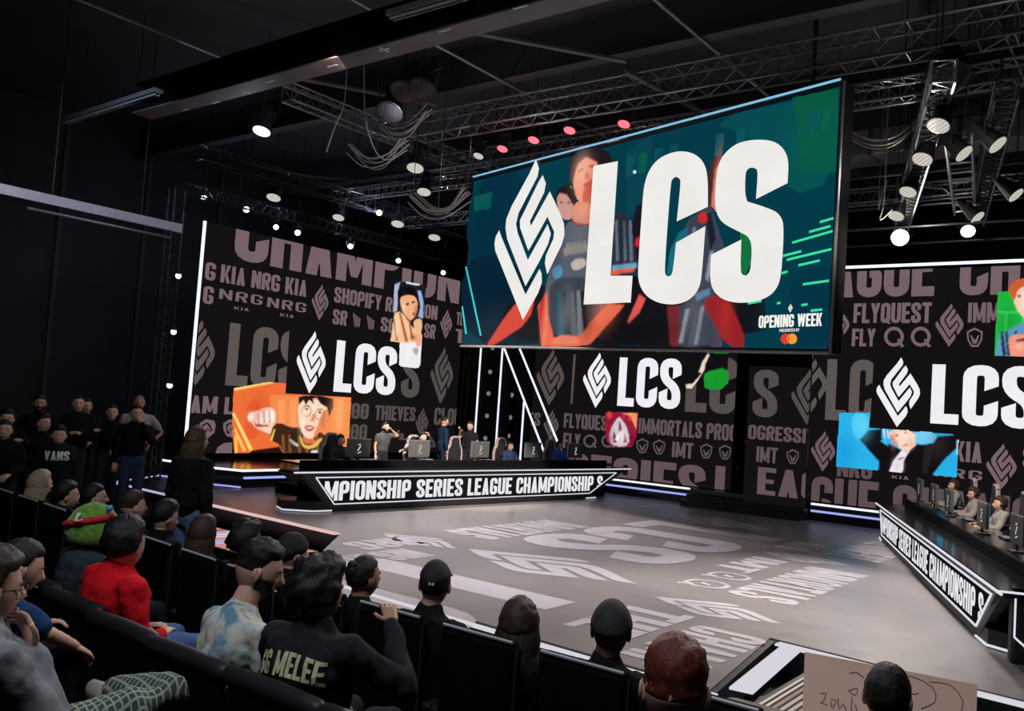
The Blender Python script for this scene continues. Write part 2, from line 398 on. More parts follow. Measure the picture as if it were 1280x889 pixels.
# the league's emblem, three bent bands (unit height, centred on its lower tip)
_E = [[(102, 397), (84, 430), (78, 465), (82, 500), (222, 850), (300, 712), (318, 660), (316, 615), (306, 592), (235, 722), (113, 430)],
      [(288, 38), (255, 110), (165, 275), (138, 340), (134, 385), (142, 440), (235, 680), (310, 545), (350, 465), (363, 415), (347, 366), (247, 547), (195, 410), (187, 365), (200, 310), (296, 125), (303, 85)],
      [(322, 118), (300, 155), (225, 310), (207, 345), (208, 385), (249, 500), (262, 480), (346, 328), (380, 405), (376, 440), (338, 525), (333, 565), (345, 620), (418, 470), (432, 420), (430, 365), (412, 315), (358, 200), (262, 375), (257, 352), (330, 205), (338, 160)]]
def _emb():
    # undo the overhead screen's slant so that the emblem is upright
    out = []
    for poly in _E: out.append([((x - 222 - (850 - y) * .0) , (850 - y)) for x, y in poly])
    return out
EMBLEM = []

# ================================================================== THE HALL
CONC = mat('black_floor', (.012, .012, .014), .5, bump=.1)
WALLM = mat('black_wall', (.010, .011, .014), .75, var=.35, scale=1.2)
ROOFM = mat('dark_roof', (.022, .022, .025), .85, var=.3, scale=.8)
struct('floor', MB().box((-32, -8, -.7), (14, 34, -.5)), CONC)
struct('ceiling', MB().box((-32, -8, 10.2), (14, 34, 10.4)), ROOFM)
struct('wall_back', MB().box((-32, 32, -.5), (14, 32.3, 10.2)), WALLM)
struct('wall_left', MB().box((-26.3, -8, -.5), (-26, 32, 10.2)), WALLM)
struct('wall_right', MB().box((12, -8, -.5), (12.3, 32, 10.2)), WALLM)
struct('wall_front', MB().box((-32, -8.3, -.5), (14, -8, 10.2)), WALLM)
# wall battens on the dark left wall
for i in range(9):
    x = MB().box((-26, 1.5 + i * 2.6, -.5), (-25.92, 1.62 + i * 2.6, 10.1)); struct('trim_%d' % (i + 1), x, mat('dark_batten', (.02, .022, .03), .6))
# seating risers
RIS = mat('riser_carpet', (.008, .008, .009), .95, bump=.3, scale=120, spec=.05)
struct('trim_10', MB().box((-24, 3.2, -.5), (4, 6.3, .2)), RIS)
struct('trim_11', MB().box((-14, 2.0, -.5), (4, 3.2, .42)), RIS)
struct('trim_12', MB().box((-14, .6, -.5), (4, 2.0, .65)), RIS)
struct('trim_13', MB().box((-14, -8, -.5), (12, .6, .88)), RIS)
struct('trim_14', MB().box((-24, 6.3, -.5), (-13, 8.7, .33)), RIS)
struct('trim_28', MB().box((-8.4, 4.5, .2), (-6.9, 5.6, .33)), RIS)

# ------------------------------------------------------------------ the stage
def stage_floor_mat():
    m = mat('stage_floor', lin((140, 132, 132)), .3, var=.06, scale=1.3)
    nt = m.node_tree; b = nt.nodes['Principled BSDF']
    n = nt.nodes.new('ShaderNodeTexNoise'); n.inputs['Scale'].default_value = 3.; n.inputs['Detail'].default_value = 6
    tc = nt.nodes.new('ShaderNodeTexCoord'); mp = nt.nodes.new('ShaderNodeMapRange'); mp.inputs['To Min'].default_value = .22; mp.inputs['To Max'].default_value = .42
    nt.links.new(tc.outputs['Object'], n.inputs['Vector']); nt.links.new(n.outputs['Fac'], mp.inputs['Value']); nt.links.new(mp.outputs[0], b.inputs['Roughness'])
    return m
STF = stage_floor_mat()
OUT = [(-20.25, 11.15), (-17.6, 11.02), (-11.8, 10.78), (-9.6, 8.1), (-3.35, 7.75), (-3.68, 10.13), (4.5, 9.35), (4.5, 23.5), (-18.3, 23.5), (-18.3, 13.1), (-21.4, 13.2)]
struct('floor_stage', MB().prism(OUT, -.32, -.02), BLK)
struct('floor_deck', MB().prism([(-18.2, 11.1)] + [(-11.86, 10.84), (-9.68, 8.18), (-3.42, 7.83), (-3.76, 10.2), (4.5, 9.42), (4.5, 23.5), (-18.3, 23.5), (-18.3, 13.1)], -.019, 0.), STF)
struct('trim_15', MB().prism([(-20.2, 11.2), (-18.2, 11.1), (-18.3, 13.1), (-21.35, 13.15)], -.019, 0.), BLK)
# lit edge strips of the stage
def edge(name, a, b, w_, m, z=.012):
    a = Vector((a[0], a[1], 0)); b = Vector((b[0], b[1], 0)); d = (b - a).normalized(); nn = Vector((-d.y, d.x, 0)) * w_ / 2
    mb = MB(); vs = [a - nn, b - nn, b + nn, a + nn]
    mb.add([v + Vector((0, 0, -.25 if False else -.01)) for v in vs] + [v + Vector((0, 0, z)) for v in vs], [(0, 1, 5, 4), (1, 2, 6, 5), (2, 3, 7, 6), (3, 0, 4, 7), (4, 5, 6, 7), (3, 2, 1, 0)])
    return struct(name, mb, m)
EDG = glow('stage_edge_lilac', (.62, .58, .82), .75); EDGP = glow('stage_edge_pink', (.95, .62, .62), .8); EDGW = glow('stage_edge_white', (.8, .76, .84), .85)
edge('trim_16', (-20.25, 11.13), (-17.6, 11.0), .12, EDG); edge('trim_17', (-20.25, 11.17), (-21.5, 13.25), .1, EDG)
edge('trim_18', (-16.4, 10.95), (-11.85, 10.75), .16, EDGP)  # its pink is an orange reflection put into the glow
edge('trim_19', (-3.6, 10.0), (4.5, 9.25), .14, EDGW); edge('trim_20', (-3.2, 8.0), (-3.42, 9.95), .22, EDGW)
edge('trim_21', (-9.6, 8.0), (-3.3, 7.66), .1, EDGW)
# low display panels set in the two notches in front of the stage
def apron(label, x0, x1, y0, y1, z, stripes, name='apron_display'):
    t = thing(name, label, 'screen', ((x0 + x1) / 2, (y0 + y1) / 2, -.5)); hx, hy = (x1 - x0) / 2, (y1 - y0) / 2
    MB().box((-hx, -hy, 0), (hx, hy, .5 + z)).build('cabinet', BLK, t)
    mb = MB(); ms = []; x = -hx + .05; i = 0
    for wd, c in stripes:
        if c: 
            ms.append(glow('apron_%d_%d_%d' % c, lin(c), .8)); mb.box((x, -hy + .06, .5 + z), (min(x + wd, hx), hy - .06, .503 + z), len(ms) - 1)
        x += wd
    mb.build('stripes', ms, t); return t
random.seed(3)
st = []
for i in range(26): st.append((.17, random.choice([(236, 190, 190), (238, 224, 232), (222, 120, 112), (244, 160, 150), (205, 205, 235)]))); st.append((.03, (120, 70, 80)))
apron('pink and white striped display panel below the left stage edge', -17.2, -12.0, 9.2, 10.5, -.3, st)
st = []
for i in range(14): st.append((random.choice([.04, .07, .03]), random.choice([(226, 214, 202), (205, 190, 178), (168, 150, 138)]))); st.append((.03, (88, 74, 66)))
apron('beige and brown striped display panel in the right stage notch', -3.06, -1.9, 6.9, 9.8, -.06, st)

# floor graphics: flat vinyl lettering, read from the players' side (letters' up is +x, reading runs towards -y)
VINYL = mat('pale_floor_vinyl', lin((196, 190, 196)), .35, var=.05, scale=4)
def floor_words(name, polys_W, y_start, length, x_base, height):
    polys, W = polys_W; mb = MB()
    for kf, f in enumerate(polys):
        vs = [(x_base + p[1] * height, y_start - p[0] / W * length, .003 + .0007 * (kf % 7)) for p in f]
        mb.add(vs, [tuple(range(len(vs)))] if len(vs) <= 4 else [tuple(t) for t in tessellate_polygon([[Vector(v) for v in vs]])])
    me = mb.mesh(name, VINYL, fix=False)
    bm = bmesh.new(); bm.from_mesh(me)
    for f in bm.faces:
        f.normal_update()
        if f.normal.z < 0: f.normal_flip()
    bm.to_mesh(me); bm.free()
    return link(name, me, bpy.data.objects['floor_deck'])

# ------------------------------------------------------------------ the overhead screen (defines the emblem's true shape)
A = Vector((-14.65, 17.0, 0)); B = Vector((-4.52, 14.17, 0))
# left end a little nearer than the first estimate so that the top edge is level
U = (B - A).normalized(); N = Vector((U.y, -U.x, 0))
if N.dot(-A) < 0: N = -N
BS = Plane(A, U, N)
def to_plane(pl, pts): return [pl.hit(*p) for p in pts]
for poly in _E:
    q = to_plane(BS, [(600 + x / 4.044, 190 + y / 4.044) for x, y in poly]); EMBLEM.append(q)
_b = BS.hit(600 + 222 / 4.044, 190 + 850 / 4.044); _t = BS.hit(600 + 288 / 4.044, 190 + 38 / 4.044); _H = _t[1] - _b[1]
EMBLEM = [[((p[0] - _b[0]) / _H, (p[1] - _b[1]) / _H) for p in poly] for poly in EMBLEM]
cen = sum(p[0] for q in EMBLEM for p in q) / sum(len(q) for q in EMBLEM)
EMB_BIG = EMBLEM; EMBLEM = [[((p[0] - cen) * .84 + cen * .84, p[1]) for p in q] for q in EMBLEM]; cen *= .84

FL = (lambda poly: poly)
def emblem_polys(): 
    q = [[(p[0] - cen + .3, p[1]) for p in poly] for poly in EMBLEM]; return q, .6
floor_words('floor_lettering', text2d('LCS'), 18.9, 5.7, -9.9, 3.15)
floor_words('floor_emblem', emblem_polys(), 12.5, 1.8, -9.6, 3.3)
floor_words('floor_lettering', text2d('LCS'), 9.8, 5.2, -9.7, 3.5)
floor_words('floor_emblem', emblem_polys(), 20.95, 1.9, -10.6, 3.2)
floor_words('floor_lettering', text2d('IMMORTALS'), 15.85, 3.65, -5.2, 1.0)
floor_words('floor_lettering', text2d('IMT'), 15.95, 1.9, -6.25, .65)
floor_words('floor_emblem', emblem_polys(), 11.5, 1.0, -5.72, 1.8)
floor_words('floor_emblem', emblem_polys(), 17.1, 1.0, -6.4, 1.7)
floor_words('floor_lettering', text2d('FLYQUEST'), 20.8, 3.3, -5.5, 1.05)
floor_words('floor_lettering', text2d('NRG'), 18.9, 1.4, -6.5, .7)
floor_words('floor_lettering', text2d('THE'), 10.4, 1.7, -5.65, .85)
floor_words('floor_lettering', text2d('CHAMP'), 10.05, 2.1, -4.6, .9)
floor_words('floor_lettering', text2d('NRG'), 11.5, 1.4, -11.1, .75)
floor_words('floor_lettering', text2d('NRG KIA'), 10.7, 1.7, -10.2, .75)
floor_words('floor_lettering', text2d('IMMORTALS'), 16.2, 3.4, -11.2, 1.2)
floor_words('floor_emblem', emblem_polys(), 12.0, 1.0, -11.5, 1.8)
def q_icon():
    return strip([(0, 0), (0, 1), (1, 1), (1, 0)], .13, .5, True) + [[(.35, .35), (.6, .35), (.75, .7), (.55, .62)], [(.7, .2), (.85, .3), (1.15, -.05), (.95, -.08)]], 1.1
floor_words('floor_icon', ([[(p[0], p[1]) for p in f] for f in q_icon()[0]], 1.1), 13.8, .6, -6.0, .6)
floor_words('floor_icon', ([[(p[0], p[1]) for p in f] for f in q_icon()[0]], 1.1), 12.85, .6, -5.95, .6)

# raised platform that carries the LED walls, with two lit lines along its face
plat = MB().prism([(-21.9, 12.95), (-19.0, 13.1), (-18.3, 13.35), (-18.3, 23.45), (4.5, 23.45), (4.5, 24.6), (-21.9, 24.6)], -.3, .45)
GLOSSB = mat('gloss_black_deck', (.012, .012, .014), .12)
struct('floor_platform', plat, GLOSSB)
def led_run(name, pts, z, m, t=.03):
    mb = MB()
    for a, b in zip(pts, pts[1:]):
        a = Vector((*a, z)); b = Vector((*b, z)); mb.cyl(a, b, t, n=6)
    return struct(name, mb, m)
led_run('trim_22', [(-21.2, 12.93), (-19.0, 13.05), (-18.27, 13.33), (-18.27, 23.42), (-11.2, 23.42)], .43, LED)
led_run('trim_23', [(-18.27, 13.4), (-18.27, 23.42), (-11.2, 23.42)], .25, LEDB)
led_run('trim_24', [(-21.2, 12.9), (-19.0, 13.02), (-18.24, 13.3)], .03, LEDB, .02)
led_run('trim_25', [(-7.72, 23.42), (4.4, 23.42)], .43, LED); led_run('trim_26', [(-7.72, 23.42), (4.4, 23.42)], .25, LEDB)
struct('trim_27', MB().box((-11.15, 22.75, 0), (-7.78, 23.45, .16)).box((-11.15, 23.1, .16), (-7.78, 23.45, .3)), BLK)

# ------------------------------------------------------------------ LED walls
GREY = (117, 97, 101); DIM = (84, 76, 74); DIM2 = (92, 84, 80); WHITE = (240, 238, 244); BLKC = (19, 16, 18)
def led_wall(label, plane, rect, thick=.12):
    t = thing('led_wall', label, 'screen', plane.pt((rect[0] + rect[2]) / 2, rect[1]))
    inv = t.matrix_basis.inverted()
    mb = MB(); x0, z0, x1, z1 = rect
    vs = [inv @ plane.pt(a, b, h) for h in (-thick, -.002) for a, b in ((x0, z0), (x1, z0), (x1, z1), (x0, z1))]
    mb.add(vs, [(0, 1, 2, 3), (4, 5, 6, 7), (0, 1, 5, 4), (1, 2, 6, 5), (2, 3, 7, 6), (3, 0, 4, 7)])
    mb.build('cabinet', BLK, t); return t
LWP = Plane((-21.2, 0, 0), (0, 1, 0), (1, 0, 0))
a0 = LWP.hit(249, 400)[0]; a1 = LWP.hit(575, 450)[0]; zt = LWP.hit(288, 284.3)[1]
RL = (a0, .6, a1, zt)
LW = led_wall('left LED wall with dim team names, orange portrait picture and white lettering', LWP, RL)
d = Draw(LWP, RL); R_ = (a0, RL[1], a1, RL[3])
d.add([(a0, RL[1]), (a1, RL[1]), (a1, RL[3]), (a0, RL[3])], lin(BLKC)); d.build('screen_face', LW)
d = Draw(LWP, RL)
H_ = .006
d.words('CHAMPION', (292, 321), (573, 382), (301, 245), GREY, H_)
d.words('G', (255.5, 349), (268.5, 352), (257, 327), GREY, H_); d.words('KIA NRG KIA', (275, 352.5), (383, 371.5), (277.5, 330.5), GREY, H_)
d.words('G', (253, 379), (266, 381), (255, 357), GREY, H_)
def wide(dd, txt, bl, br, tp, col, h): 
    global S0
    s_ = S0; S0 = .13; dd.words(txt, bl, br, tp, col, h, .12); S0 = s_
wide(d, 'NRG', (273.5, 373), (327.5, 382), (276, 361), GREY, H_); wide(d, 'NRG', (333.5, 383.5), (382, 391), (335, 371.5), GREY, H_)
wide(d, 'KIA', (292.5, 386.5), (311, 389.5), (293, 383), GREY, H_); wide(d, 'KIA', (350, 395), (367, 398), (351, 391.5), GREY, H_)
d.emblem_px((398.5, 400.5), (402, 355.5), GREY, H_)
d.words('SHOPIFY REBELLION', (417, 377.5), (546, 400.5), (420, 358.5), GREY, H_)
d.words('SR', (415, 404.5), (433, 408), (416, 386), GREY, H_); d.words('SR', (475, 414), (494, 417), (477, 396), GREY, H_); d.words('SR', (529.5, 422), (543.5, 424), (531, 404), GREY, H_)
for x in (441, 458.5):
    y = 408.5 + (x - 441) * .17
    for k in range(4): d.px([(x + k * 2.6, y - 17 + k * 2), (x + k * 2.6 + 1.6, y - 17 + k * 2), (x + 3 + k * 1.7, y + 1), (x + 1.8 + k * 1.7, y - 1)], GREY, H_)
d.emblem_px((556.5, 424), (560, 387), GREY, H_); d.words('TEAM', (570, 406), (590, 409), (571, 390), GREY, H_)
d.words('TL', (568.5, 428), (590, 431), (570, 411), GREY, H_)
d.emblem_px((244, 482), (252, 400), DIM2, H_); d.words('LCS', (281, 481), (376, 488), (286, 403), DIM2, H_)
d.words('S', (500, 496), (523, 498), (503, 436), DIM, H_)
d.emblem_px((550, 505), (555, 434), DIM, H_)
d.words('TEAM LIQUID', (207, 515.2), (345, 520), (219, 493), GREY, H_)
d.words('100', (432, 523), (460, 524.3), (436, 503.5), DIM, H_); d.words('THIEVES', (468, 525), (518.5, 527), (470, 506.5), DIM, H_)
d.words('100', (431, 549), (458, 549.5), (434, 530), DIM, H_)
d.emblem_px((526, 548), (533, 510), DIM, H_); d.words('CLOUD9', (542, 530), (592, 534), (544, 509.5), DIM, H_)
for k, x in enumerate((257.5, 287)):      # shields with a horse's head
    d.px([(x - 8, 529), (x, 524), (x + 10, 526), (x + 12, 531), (x + 10.5, 541), (x + 3, 547), (x - 4, 545), (x - 8, 537)], GREY, H_)
    d.px([(x - 5, 531), (x + 1, 528), (x + 5, 531), (x + 8, 538), (x + 5, 540), (x + 1, 537), (x - 1, 543), (x - 4, 541)], BLKC, H_ * 1.6)
    d.px([(x - 3, 532), (x + 1, 530), (x + 4, 534), (x + 6, 538), (x + 4, 538), (x + 1, 535), (x - 1, 540), (x - 3, 538)], GREY, H_ * 2.2)
d.px([(268, 569), (272, 559), (280, 554), (290, 553), (290, 569)], GREY, H_)
for x, y in ((498, 541), (503, 547)): d.px([(x - 5, y + 3), (x - 3, y - 1), (x, y - 4), (x + 2, y - 2), (x, y + 1), (x + 7, y + 1), (x + 6, y + 3)], DIM, H_)
d.build('lettering', LW)
# portrait in orange
d = Draw(LWP, RL)
def P_(pts, ox, oy, k): return [(ox + x / k, oy + y / k) for x, y in pts]
o5 = lambda pts: P_(pts, 280, 470, 7.53)
d.px(o5([(90, 125), (440, 60), (580, 70), (1195, 205), (1170, 600), (1165, 740), (100, 725), (75, 500)]), (240, 112, 56), .012)
d.px(o5([(430, 180), (1190, 205), (1165, 740), (560, 740), (430, 420)]), (248, 142, 80), .014)
d.px(o5([(95, 118), (430, 58), (470, 66), (95, 140)]), (255, 214, 120), .016)
d.px(o5([(240, 240), (300, 220), (350, 300), (330, 560), (240, 620), (190, 520), (200, 320)]), (232, 96, 52), .014, 2)
for x in (510, 620, 1060): d.px(o5([(x, 220), (x + 60, 225), (x + 55, 520), (x, 520)]), (252, 158, 98), .0155)
d.px(o5([(75, 360), (95, 345), (268, 690), (240, 705)]), (255, 222, 110), .016)
d.px(o5([(80, 480), (110, 500), (205, 700), (180, 715)]), (255, 200, 100), .016); d.px(o5([(95, 560), (125, 560), (125, 720), (100, 722)]), (255, 190, 90), .016)
d.px(o5([(270, 700), (520, 665), (560, 740), (210, 740)]), (40, 18, 16), .016)
d.px(o5([(220, 385), (245, 345), (310, 330), (385, 295), (470, 305), (490, 370), (480, 440), (440, 500), (460, 560), (290, 490), (260, 440), (225, 420)]), (250, 214, 190), .018, 1)
for x0, y0 in ((320, 350), (375, 325), (425, 325)): d.px(o5([(x0, y0), (x0 + 40, y0 - 12), (x0 + 48, y0 + 105), (x0 + 8, y0 + 115)]), (255, 246, 236), .02, 1)
for x0, y0 in ((318, 350), (370, 328), (421, 328)): d.px(o5([(x0, y0), (x0 + 7, y0), (x0 + 14, y0 + 115), (x0 + 6, y0 + 115)]), (176, 96, 84), .022)
d.px(o5([(270, 420), (300, 450), (420, 465), (430, 480), (300, 480)]), (170, 88, 70), .0215)
d.px(o5([(445, 500), (505, 430), (640, 490), (700, 480), (900, 520), (970, 580), (930, 740), (560, 740), (520, 640), (435, 610)]), (64, 38, 24), .018, 1)
for x in (540, 600, 690, 760, 860): d.px(o5([(x, 560), (x + 24, 550), (x + 34, 738), (x + 8, 738)]), (132, 84, 44), .019)
d.px(o5([(468, 500), (480, 505), (450, 612), (432, 606)]), (240, 205, 96), .02)
d.px(o5([(705, 560), (725, 575), (750, 650), (820, 660), (905, 580), (930, 590), (860, 680), (770, 690), (725, 650)]), (232, 190, 88), .0195, 1)
d.px(o5([(735, 560), (850, 590), (870, 630), (790, 645), (745, 620)]), (232, 120, 76), .021, 1)
d.px(o5([(700, 270), (740, 215), (900, 220), (1000, 300), (965, 400), (925, 490), (860, 580), (800, 600), (740, 560), (705, 440), (692, 340)]), (252, 216, 186), .022, 2)
d.px(o5([(925, 330), (1000, 300), (960, 420), (880, 560), (820, 600), (880, 470)]), (240, 140, 92), .0235, 2)
d.px(o5([(705, 270), (700, 200), (760, 185), (900, 185), (1025, 215), (1028, 290), (990, 385), (970, 300), (905, 260), (870, 205), (835, 215), (850, 270), (800, 225), (770, 275), (745, 230)]), (24, 16, 24), .025, 0)
for cx, cy in ((775, 315), (900, 345)):
    d.px(o5([(cx - 22, cy - 8), (cx, cy - 16), (cx + 22, cy - 2), (cx, cy + 12)]), (50, 24, 24), .026, 1)
    d.px(o5([(cx - 30, cy - 38), (cx + 25, cy - 36), (cx + 28, cy - 28), (cx - 28, cy - 30)]), (60, 32, 28), .026)
    ring = [(cx + 48 * math.cos(t), cy + 18 + 52 * math.sin(t)) for t in [i * PI / 8 for i in range(16)]]
    for a, b in zip(ring, ring[1:] + ring[:1]):
        d.px(o5([a, b, (cx + (b[0] - cx) * .84, cy + 18 + (b[1] - cy - 18) * .86), (cx + (a[0] - cx) * .84, cy + 18 + (a[1] - cy - 18) * .86)]), (150, 104, 74), .027)
d.px(o5([(835, 350), (850, 352), (858, 425), (815, 432), (812, 422)]), (228, 148, 112), .0245, 1)
d.px(o5([(745, 470), (800, 465), (855, 478), (848, 500), (800, 528), (770, 510)]), (196, 70, 72), .026, 1); d.px(o5([(765, 480), (845, 485), (800, 500)]), (250, 236, 228), .0275)
d.px(o5([(608, 595), (630, 595), (700, 650), (690, 665), (640, 640)]), (236, 230, 230), .0205); d.px(o5([(815, 705), (870, 695), (885, 735), (820, 738)]), (222, 214, 226), .0205)
d.raster('orange_portrait', LW, .018, 1, d.soft(o5, [(330, 300, .35, .5, (214, 70, 36), .4), (1080, 330, .3, .6, (255, 180, 120), .5), (740, 420, .12, .3, (255, 240, 225), .7), (850, 300, .12, .15, (255, 236, 220), .6), (930, 450, .08, .25, (214, 110, 70), .6), (800, 610, .2, .08, (200, 96, 60), .5), (650, 600, .15, .25, (30, 18, 14), .6), (250, 380, .1, .1, (255, 250, 245), .7)]))['label'] = 'orange picture of a man in round glasses pushing his fist forward'
# phone-shaped portrait of a man
o7 = lambda pts: P_(pts, 480, 340, 6.84); d = Draw(LWP, RL)
d.px(o7([(100, 75), (355, 120), (325, 500), (55, 590), (90, 100)]), (26, 26, 38), .012)
d.px(o7([(90, 110), (140, 85), (130, 110), (120, 160), (110, 330), (78, 350), (85, 200)]), (176, 180, 206), .014)
d.px(o7([(190, 85), (300, 105), (300, 118), (190, 100)]), (224, 226, 236), .014); d.px(o7([(285, 160), (315, 165), (335, 250), (330, 400), (290, 380), (310, 300)]), (150, 178, 216), .014)
d.px(o7([(135, 230), (160, 190), (240, 190), (285, 240), (285, 330), (255, 395), (220, 420), (170, 360), (140, 290)]), (240, 176, 130), .016, 1)
d.px(o7([(130, 230), (110, 200), (120, 140), (190, 115), (270, 145), (285, 220), (255, 205), (200, 195), (150, 210)]), (16, 13, 18), .018, 1)
d.px(o7([(90, 350), (130, 340), (170, 370), (240, 470), (300, 520), (280, 590), (200, 610), (55, 590), (75, 430)]), (246, 196, 150), .018)
for pts in ([(125, 350), (140, 345), (205, 590), (180, 600)], [(75, 400), (88, 395), (120, 590), (98, 592)], [(205, 400), (220, 410), (250, 570), (232, 580)]): d.px(o7(pts), (176, 104, 62), .02)
d.px(o7([(255, 410), (320, 395), (325, 470), (310, 530), (270, 530), (250, 460)]), (240, 188, 140), .02, 1)
d.px(o7([(135, 600), (320, 600), (305, 790), (290, 820), (150, 810), (128, 790)]), (240, 238, 238), .016); d.px(o7([(265, 520), (328, 520), (315, 640), (270, 640)]), (244, 176, 150), .019, 1)
d.px(o7([(240, 650), (300, 650), (280, 720), (250, 690)]), (176, 172, 178), .019, 1)
for p in ([(178, 270), (212, 262), (212, 282), (185, 290)], [(232, 252), (262, 248), (264, 262), (238, 270)]): d.px(o7(p), (60, 30, 22), .02)
d.px(o7([(238, 350), (268, 345), (262, 375), (245, 375)]), (170, 78, 66), .02, 1)
d.raster('phone_portrait', LW, .018, 1, d.soft(o7, [(170, 300, .1, .2, (255, 214, 176), .7), (270, 330, .08, .25, (160, 84, 60), .6), (110, 480, .1, .3, (255, 226, 196), .7), (250, 560, .15, .1, (110, 50, 40), .7)]))['label'] = 'upright picture of a dark haired man with raised hand'
def lcs_block(plane, rect, parent, blk, L0, Sx, Ltop, eb, et, col=WHITE):
    d = Draw(plane, rect); d.px(blk, BLKC, .03); d.words('LCS', L0, Sx, Ltop, col, .036); d.emblem_px(eb, et, col, .036)
    o = d.build('white_lettering', parent); o['label'] = 'bright white lettering with emblem'; return o
lcs_block(LWP, RL, LW, [(361, 412), (497, 430), (492, 500), (356, 492)], (415.5, 489), (492, 494.5), (420, 425), (385.5, 492), (391.5, 414))
tag(MB().cyl(LWP.pt(LWP.hit(256, 400)[0] - .2, .6, .05), LWP.pt(LWP.hit(256, 400)[0] - .2, zt + .02, .05), .045, n=8).build('light_tube', LED), 'tall vertical light tube on the left edge of the left LED wall', 'light')
p0, p1 = Vector((-21.15, a0 - .12, .45)), Vector((-21.15, a0 - .12, zt))
bpy.data.objects['light_tube'].data = MB().cyl(p0, p1, .045, n=8).mesh('light_tube', LED)

RWP = Plane((0, 23.9, 0), (1, 0, 0), (0, -1, 0))
ztr = RWP.hit(1160, 336)[1]; xl = RWP.hit(618, 480)[0]; xd0 = RWP.hit(919, 500)[0]; xd1 = RWP.hit(1013, 500)[0]
MW_rect = (xl, .47, xd0, ztr); RW_rect = (xd1, .47, 2.5, ztr)
def rows(d, dim):
    d.px([(0, 0)] * 3, BLKC)
MW = led_wall('middle LED wall with dim sponsor rows and a smaller white logo', RWP, MW_rect)
d = Draw(RWP, MW_rect); d.add([(xl, .47), (xd0, .47), (xd0, ztr), (xl, ztr)], lin(BLKC)); d.build('screen_face', MW)
d = Draw(RWP, MW_rect)
MG = (94, 80, 84)
d.words('LCS', (590, 497), (654, 501), (594, 441), DIM, H_); d.emblem_px((686, 507), (691, 436.5), DIM, H_)
d.words('LCS', (713, 505.5), (800, 510), (718, 443), DIM, H_); d.words('LCS', (856, 514), (958, 521), (860, 446), DIM, H_)
d.words('100 THIEVES', (600, 527), (675, 532), (603, 511), MG, H_); d.emblem_px((688, 551), (697, 513), MG, H_)
d.words('FLYQUEST', (704.5, 534), (767, 540), (706.5, 516.5), MG, H_); d.words('IMMORTALS PROGRESSIVE', (797.5, 542), (985, 557), (799, 522.5), MG, H_)
d.words('FLY', (703.5, 560), (725, 562), (706, 541), MG, H_); d.words('IMT', (839.5, 571), (866, 574), (841, 552), MG, H_)
def ringpx(d, cx, cy, r, t, col, h, leaf=True):
    n = 16
    for i in range(n):
        a, b = 2 * PI * i / n, 2 * PI * (i + 1) / n
        d.px([(cx + r * math.cos(a), cy + r * math.sin(a)), (cx + r * math.cos(b), cy + r * math.sin(b)), (cx + (r - t) * math.cos(b), cy + (r - t) * math.sin(b)), (cx + (r - t) * math.cos(a), cy + (r - t) * math.sin(a))], col, h)
    d.px([(cx + r * .3, cy + r * .3), (cx + r * .5, cy + r * .2), (cx + r * 1.05, cy + r), (cx + r * .7, cy + r * 1.05)], col, h)
def shieldpx(d, cx, cy, s, col, h):
    sh = [(-.8, -.6), (0, -1), (.8, -.6), (.75, .2), (.35, .95), (-.35, .95), (-.75, .2)]
    for a, b in zip(sh, sh[1:] + sh[:1]):
        d.px([(cx + a[0] * s, cy + a[1] * s), (cx + b[0] * s, cy + b[1] * s), (cx + b[0] * s * .78, cy + b[1] * s * .78), (cx + a[0] * s * .78, cy + a[1] * s * .78)], col, h)
    d.px([(cx - s * .45, cy - s * .25), (cx - s * .3, cy - s * .2), (cx, cy + s * .3), (cx + s * .3, cy - s * .2), (cx + s * .45, cy - s * .25), (cx + s * .2, cy + s * .6), (cx - s * .2, cy + s * .6)], col, h)
for cx in (737.5, 760): ringpx(d, cx, 551.5, 8.3, 2.6, MG, H_)
for cx, cy in ((803, 557.5), (824, 559), (883, 564), (906.5, 565.5)): shieldpx(d, cx, cy, 9.5, MG, H_)
d.words('CHAMPIONSHIP', (440, 596), (704, 604), (444, 562), MG, H_)
d.words('SERIES', (705, 618), (880, 634), (708, 565), GREY if False else (98, 80, 85), H_)
d.words('LEAGUE', (892, 634), (1100, 655), (893, 582), (98, 80, 85), H_)
d.build('lettering', MW)
lcs_block(RWP, MW_rect, MW, [(721, 437), (857, 445), (852, 519), (716, 508)], (772, 506.5), (850, 512.5), (775.5, 447), (745, 510), (750.5, 441))
d = Draw(RWP, MW_rect); o8 = lambda pts: P_(pts, 740, 430, 5.23)
d.px(o8([(430, 5), (900, 15), (890, 75), (790, 55), (640, 45), (430, 50)]), (34, 178, 60), .038)
d.px(o8([(560, 10), (720, 10), (730, 30), (780, 60), (890, 60), (885, 160), (740, 180), (740, 200), (610, 290), (600, 120)]), (16, 14, 18), .04)
d.px(o8([(605, 20), (690, 20), (670, 45), (620, 42)]), (240, 190, 180), .042, 1)
d.px(o8([(735, 185), (895, 150), (885, 290), (740, 300), (735, 240)]), (24, 150, 44), .044, 1)
d.px(o8([(615, 265), (660, 262), (720, 190), (700, 185), (722, 120), (760, 60), (768, 75), (742, 130), (735, 170), (700, 225), (650, 292), (618, 290)]), (236, 214, 200), .046)
d.raster('green_portrait', MW, .02, 1)['label'] = 'picture of a dark jacket sleeve on a green ground'
d = Draw(RWP, MW_rect)
d.px(o8([(90, 450), (180, 448), (300, 452), (292, 600), (262, 672), (150, 675), (100, 640), (85, 520)]), (150, 26, 52), .038)
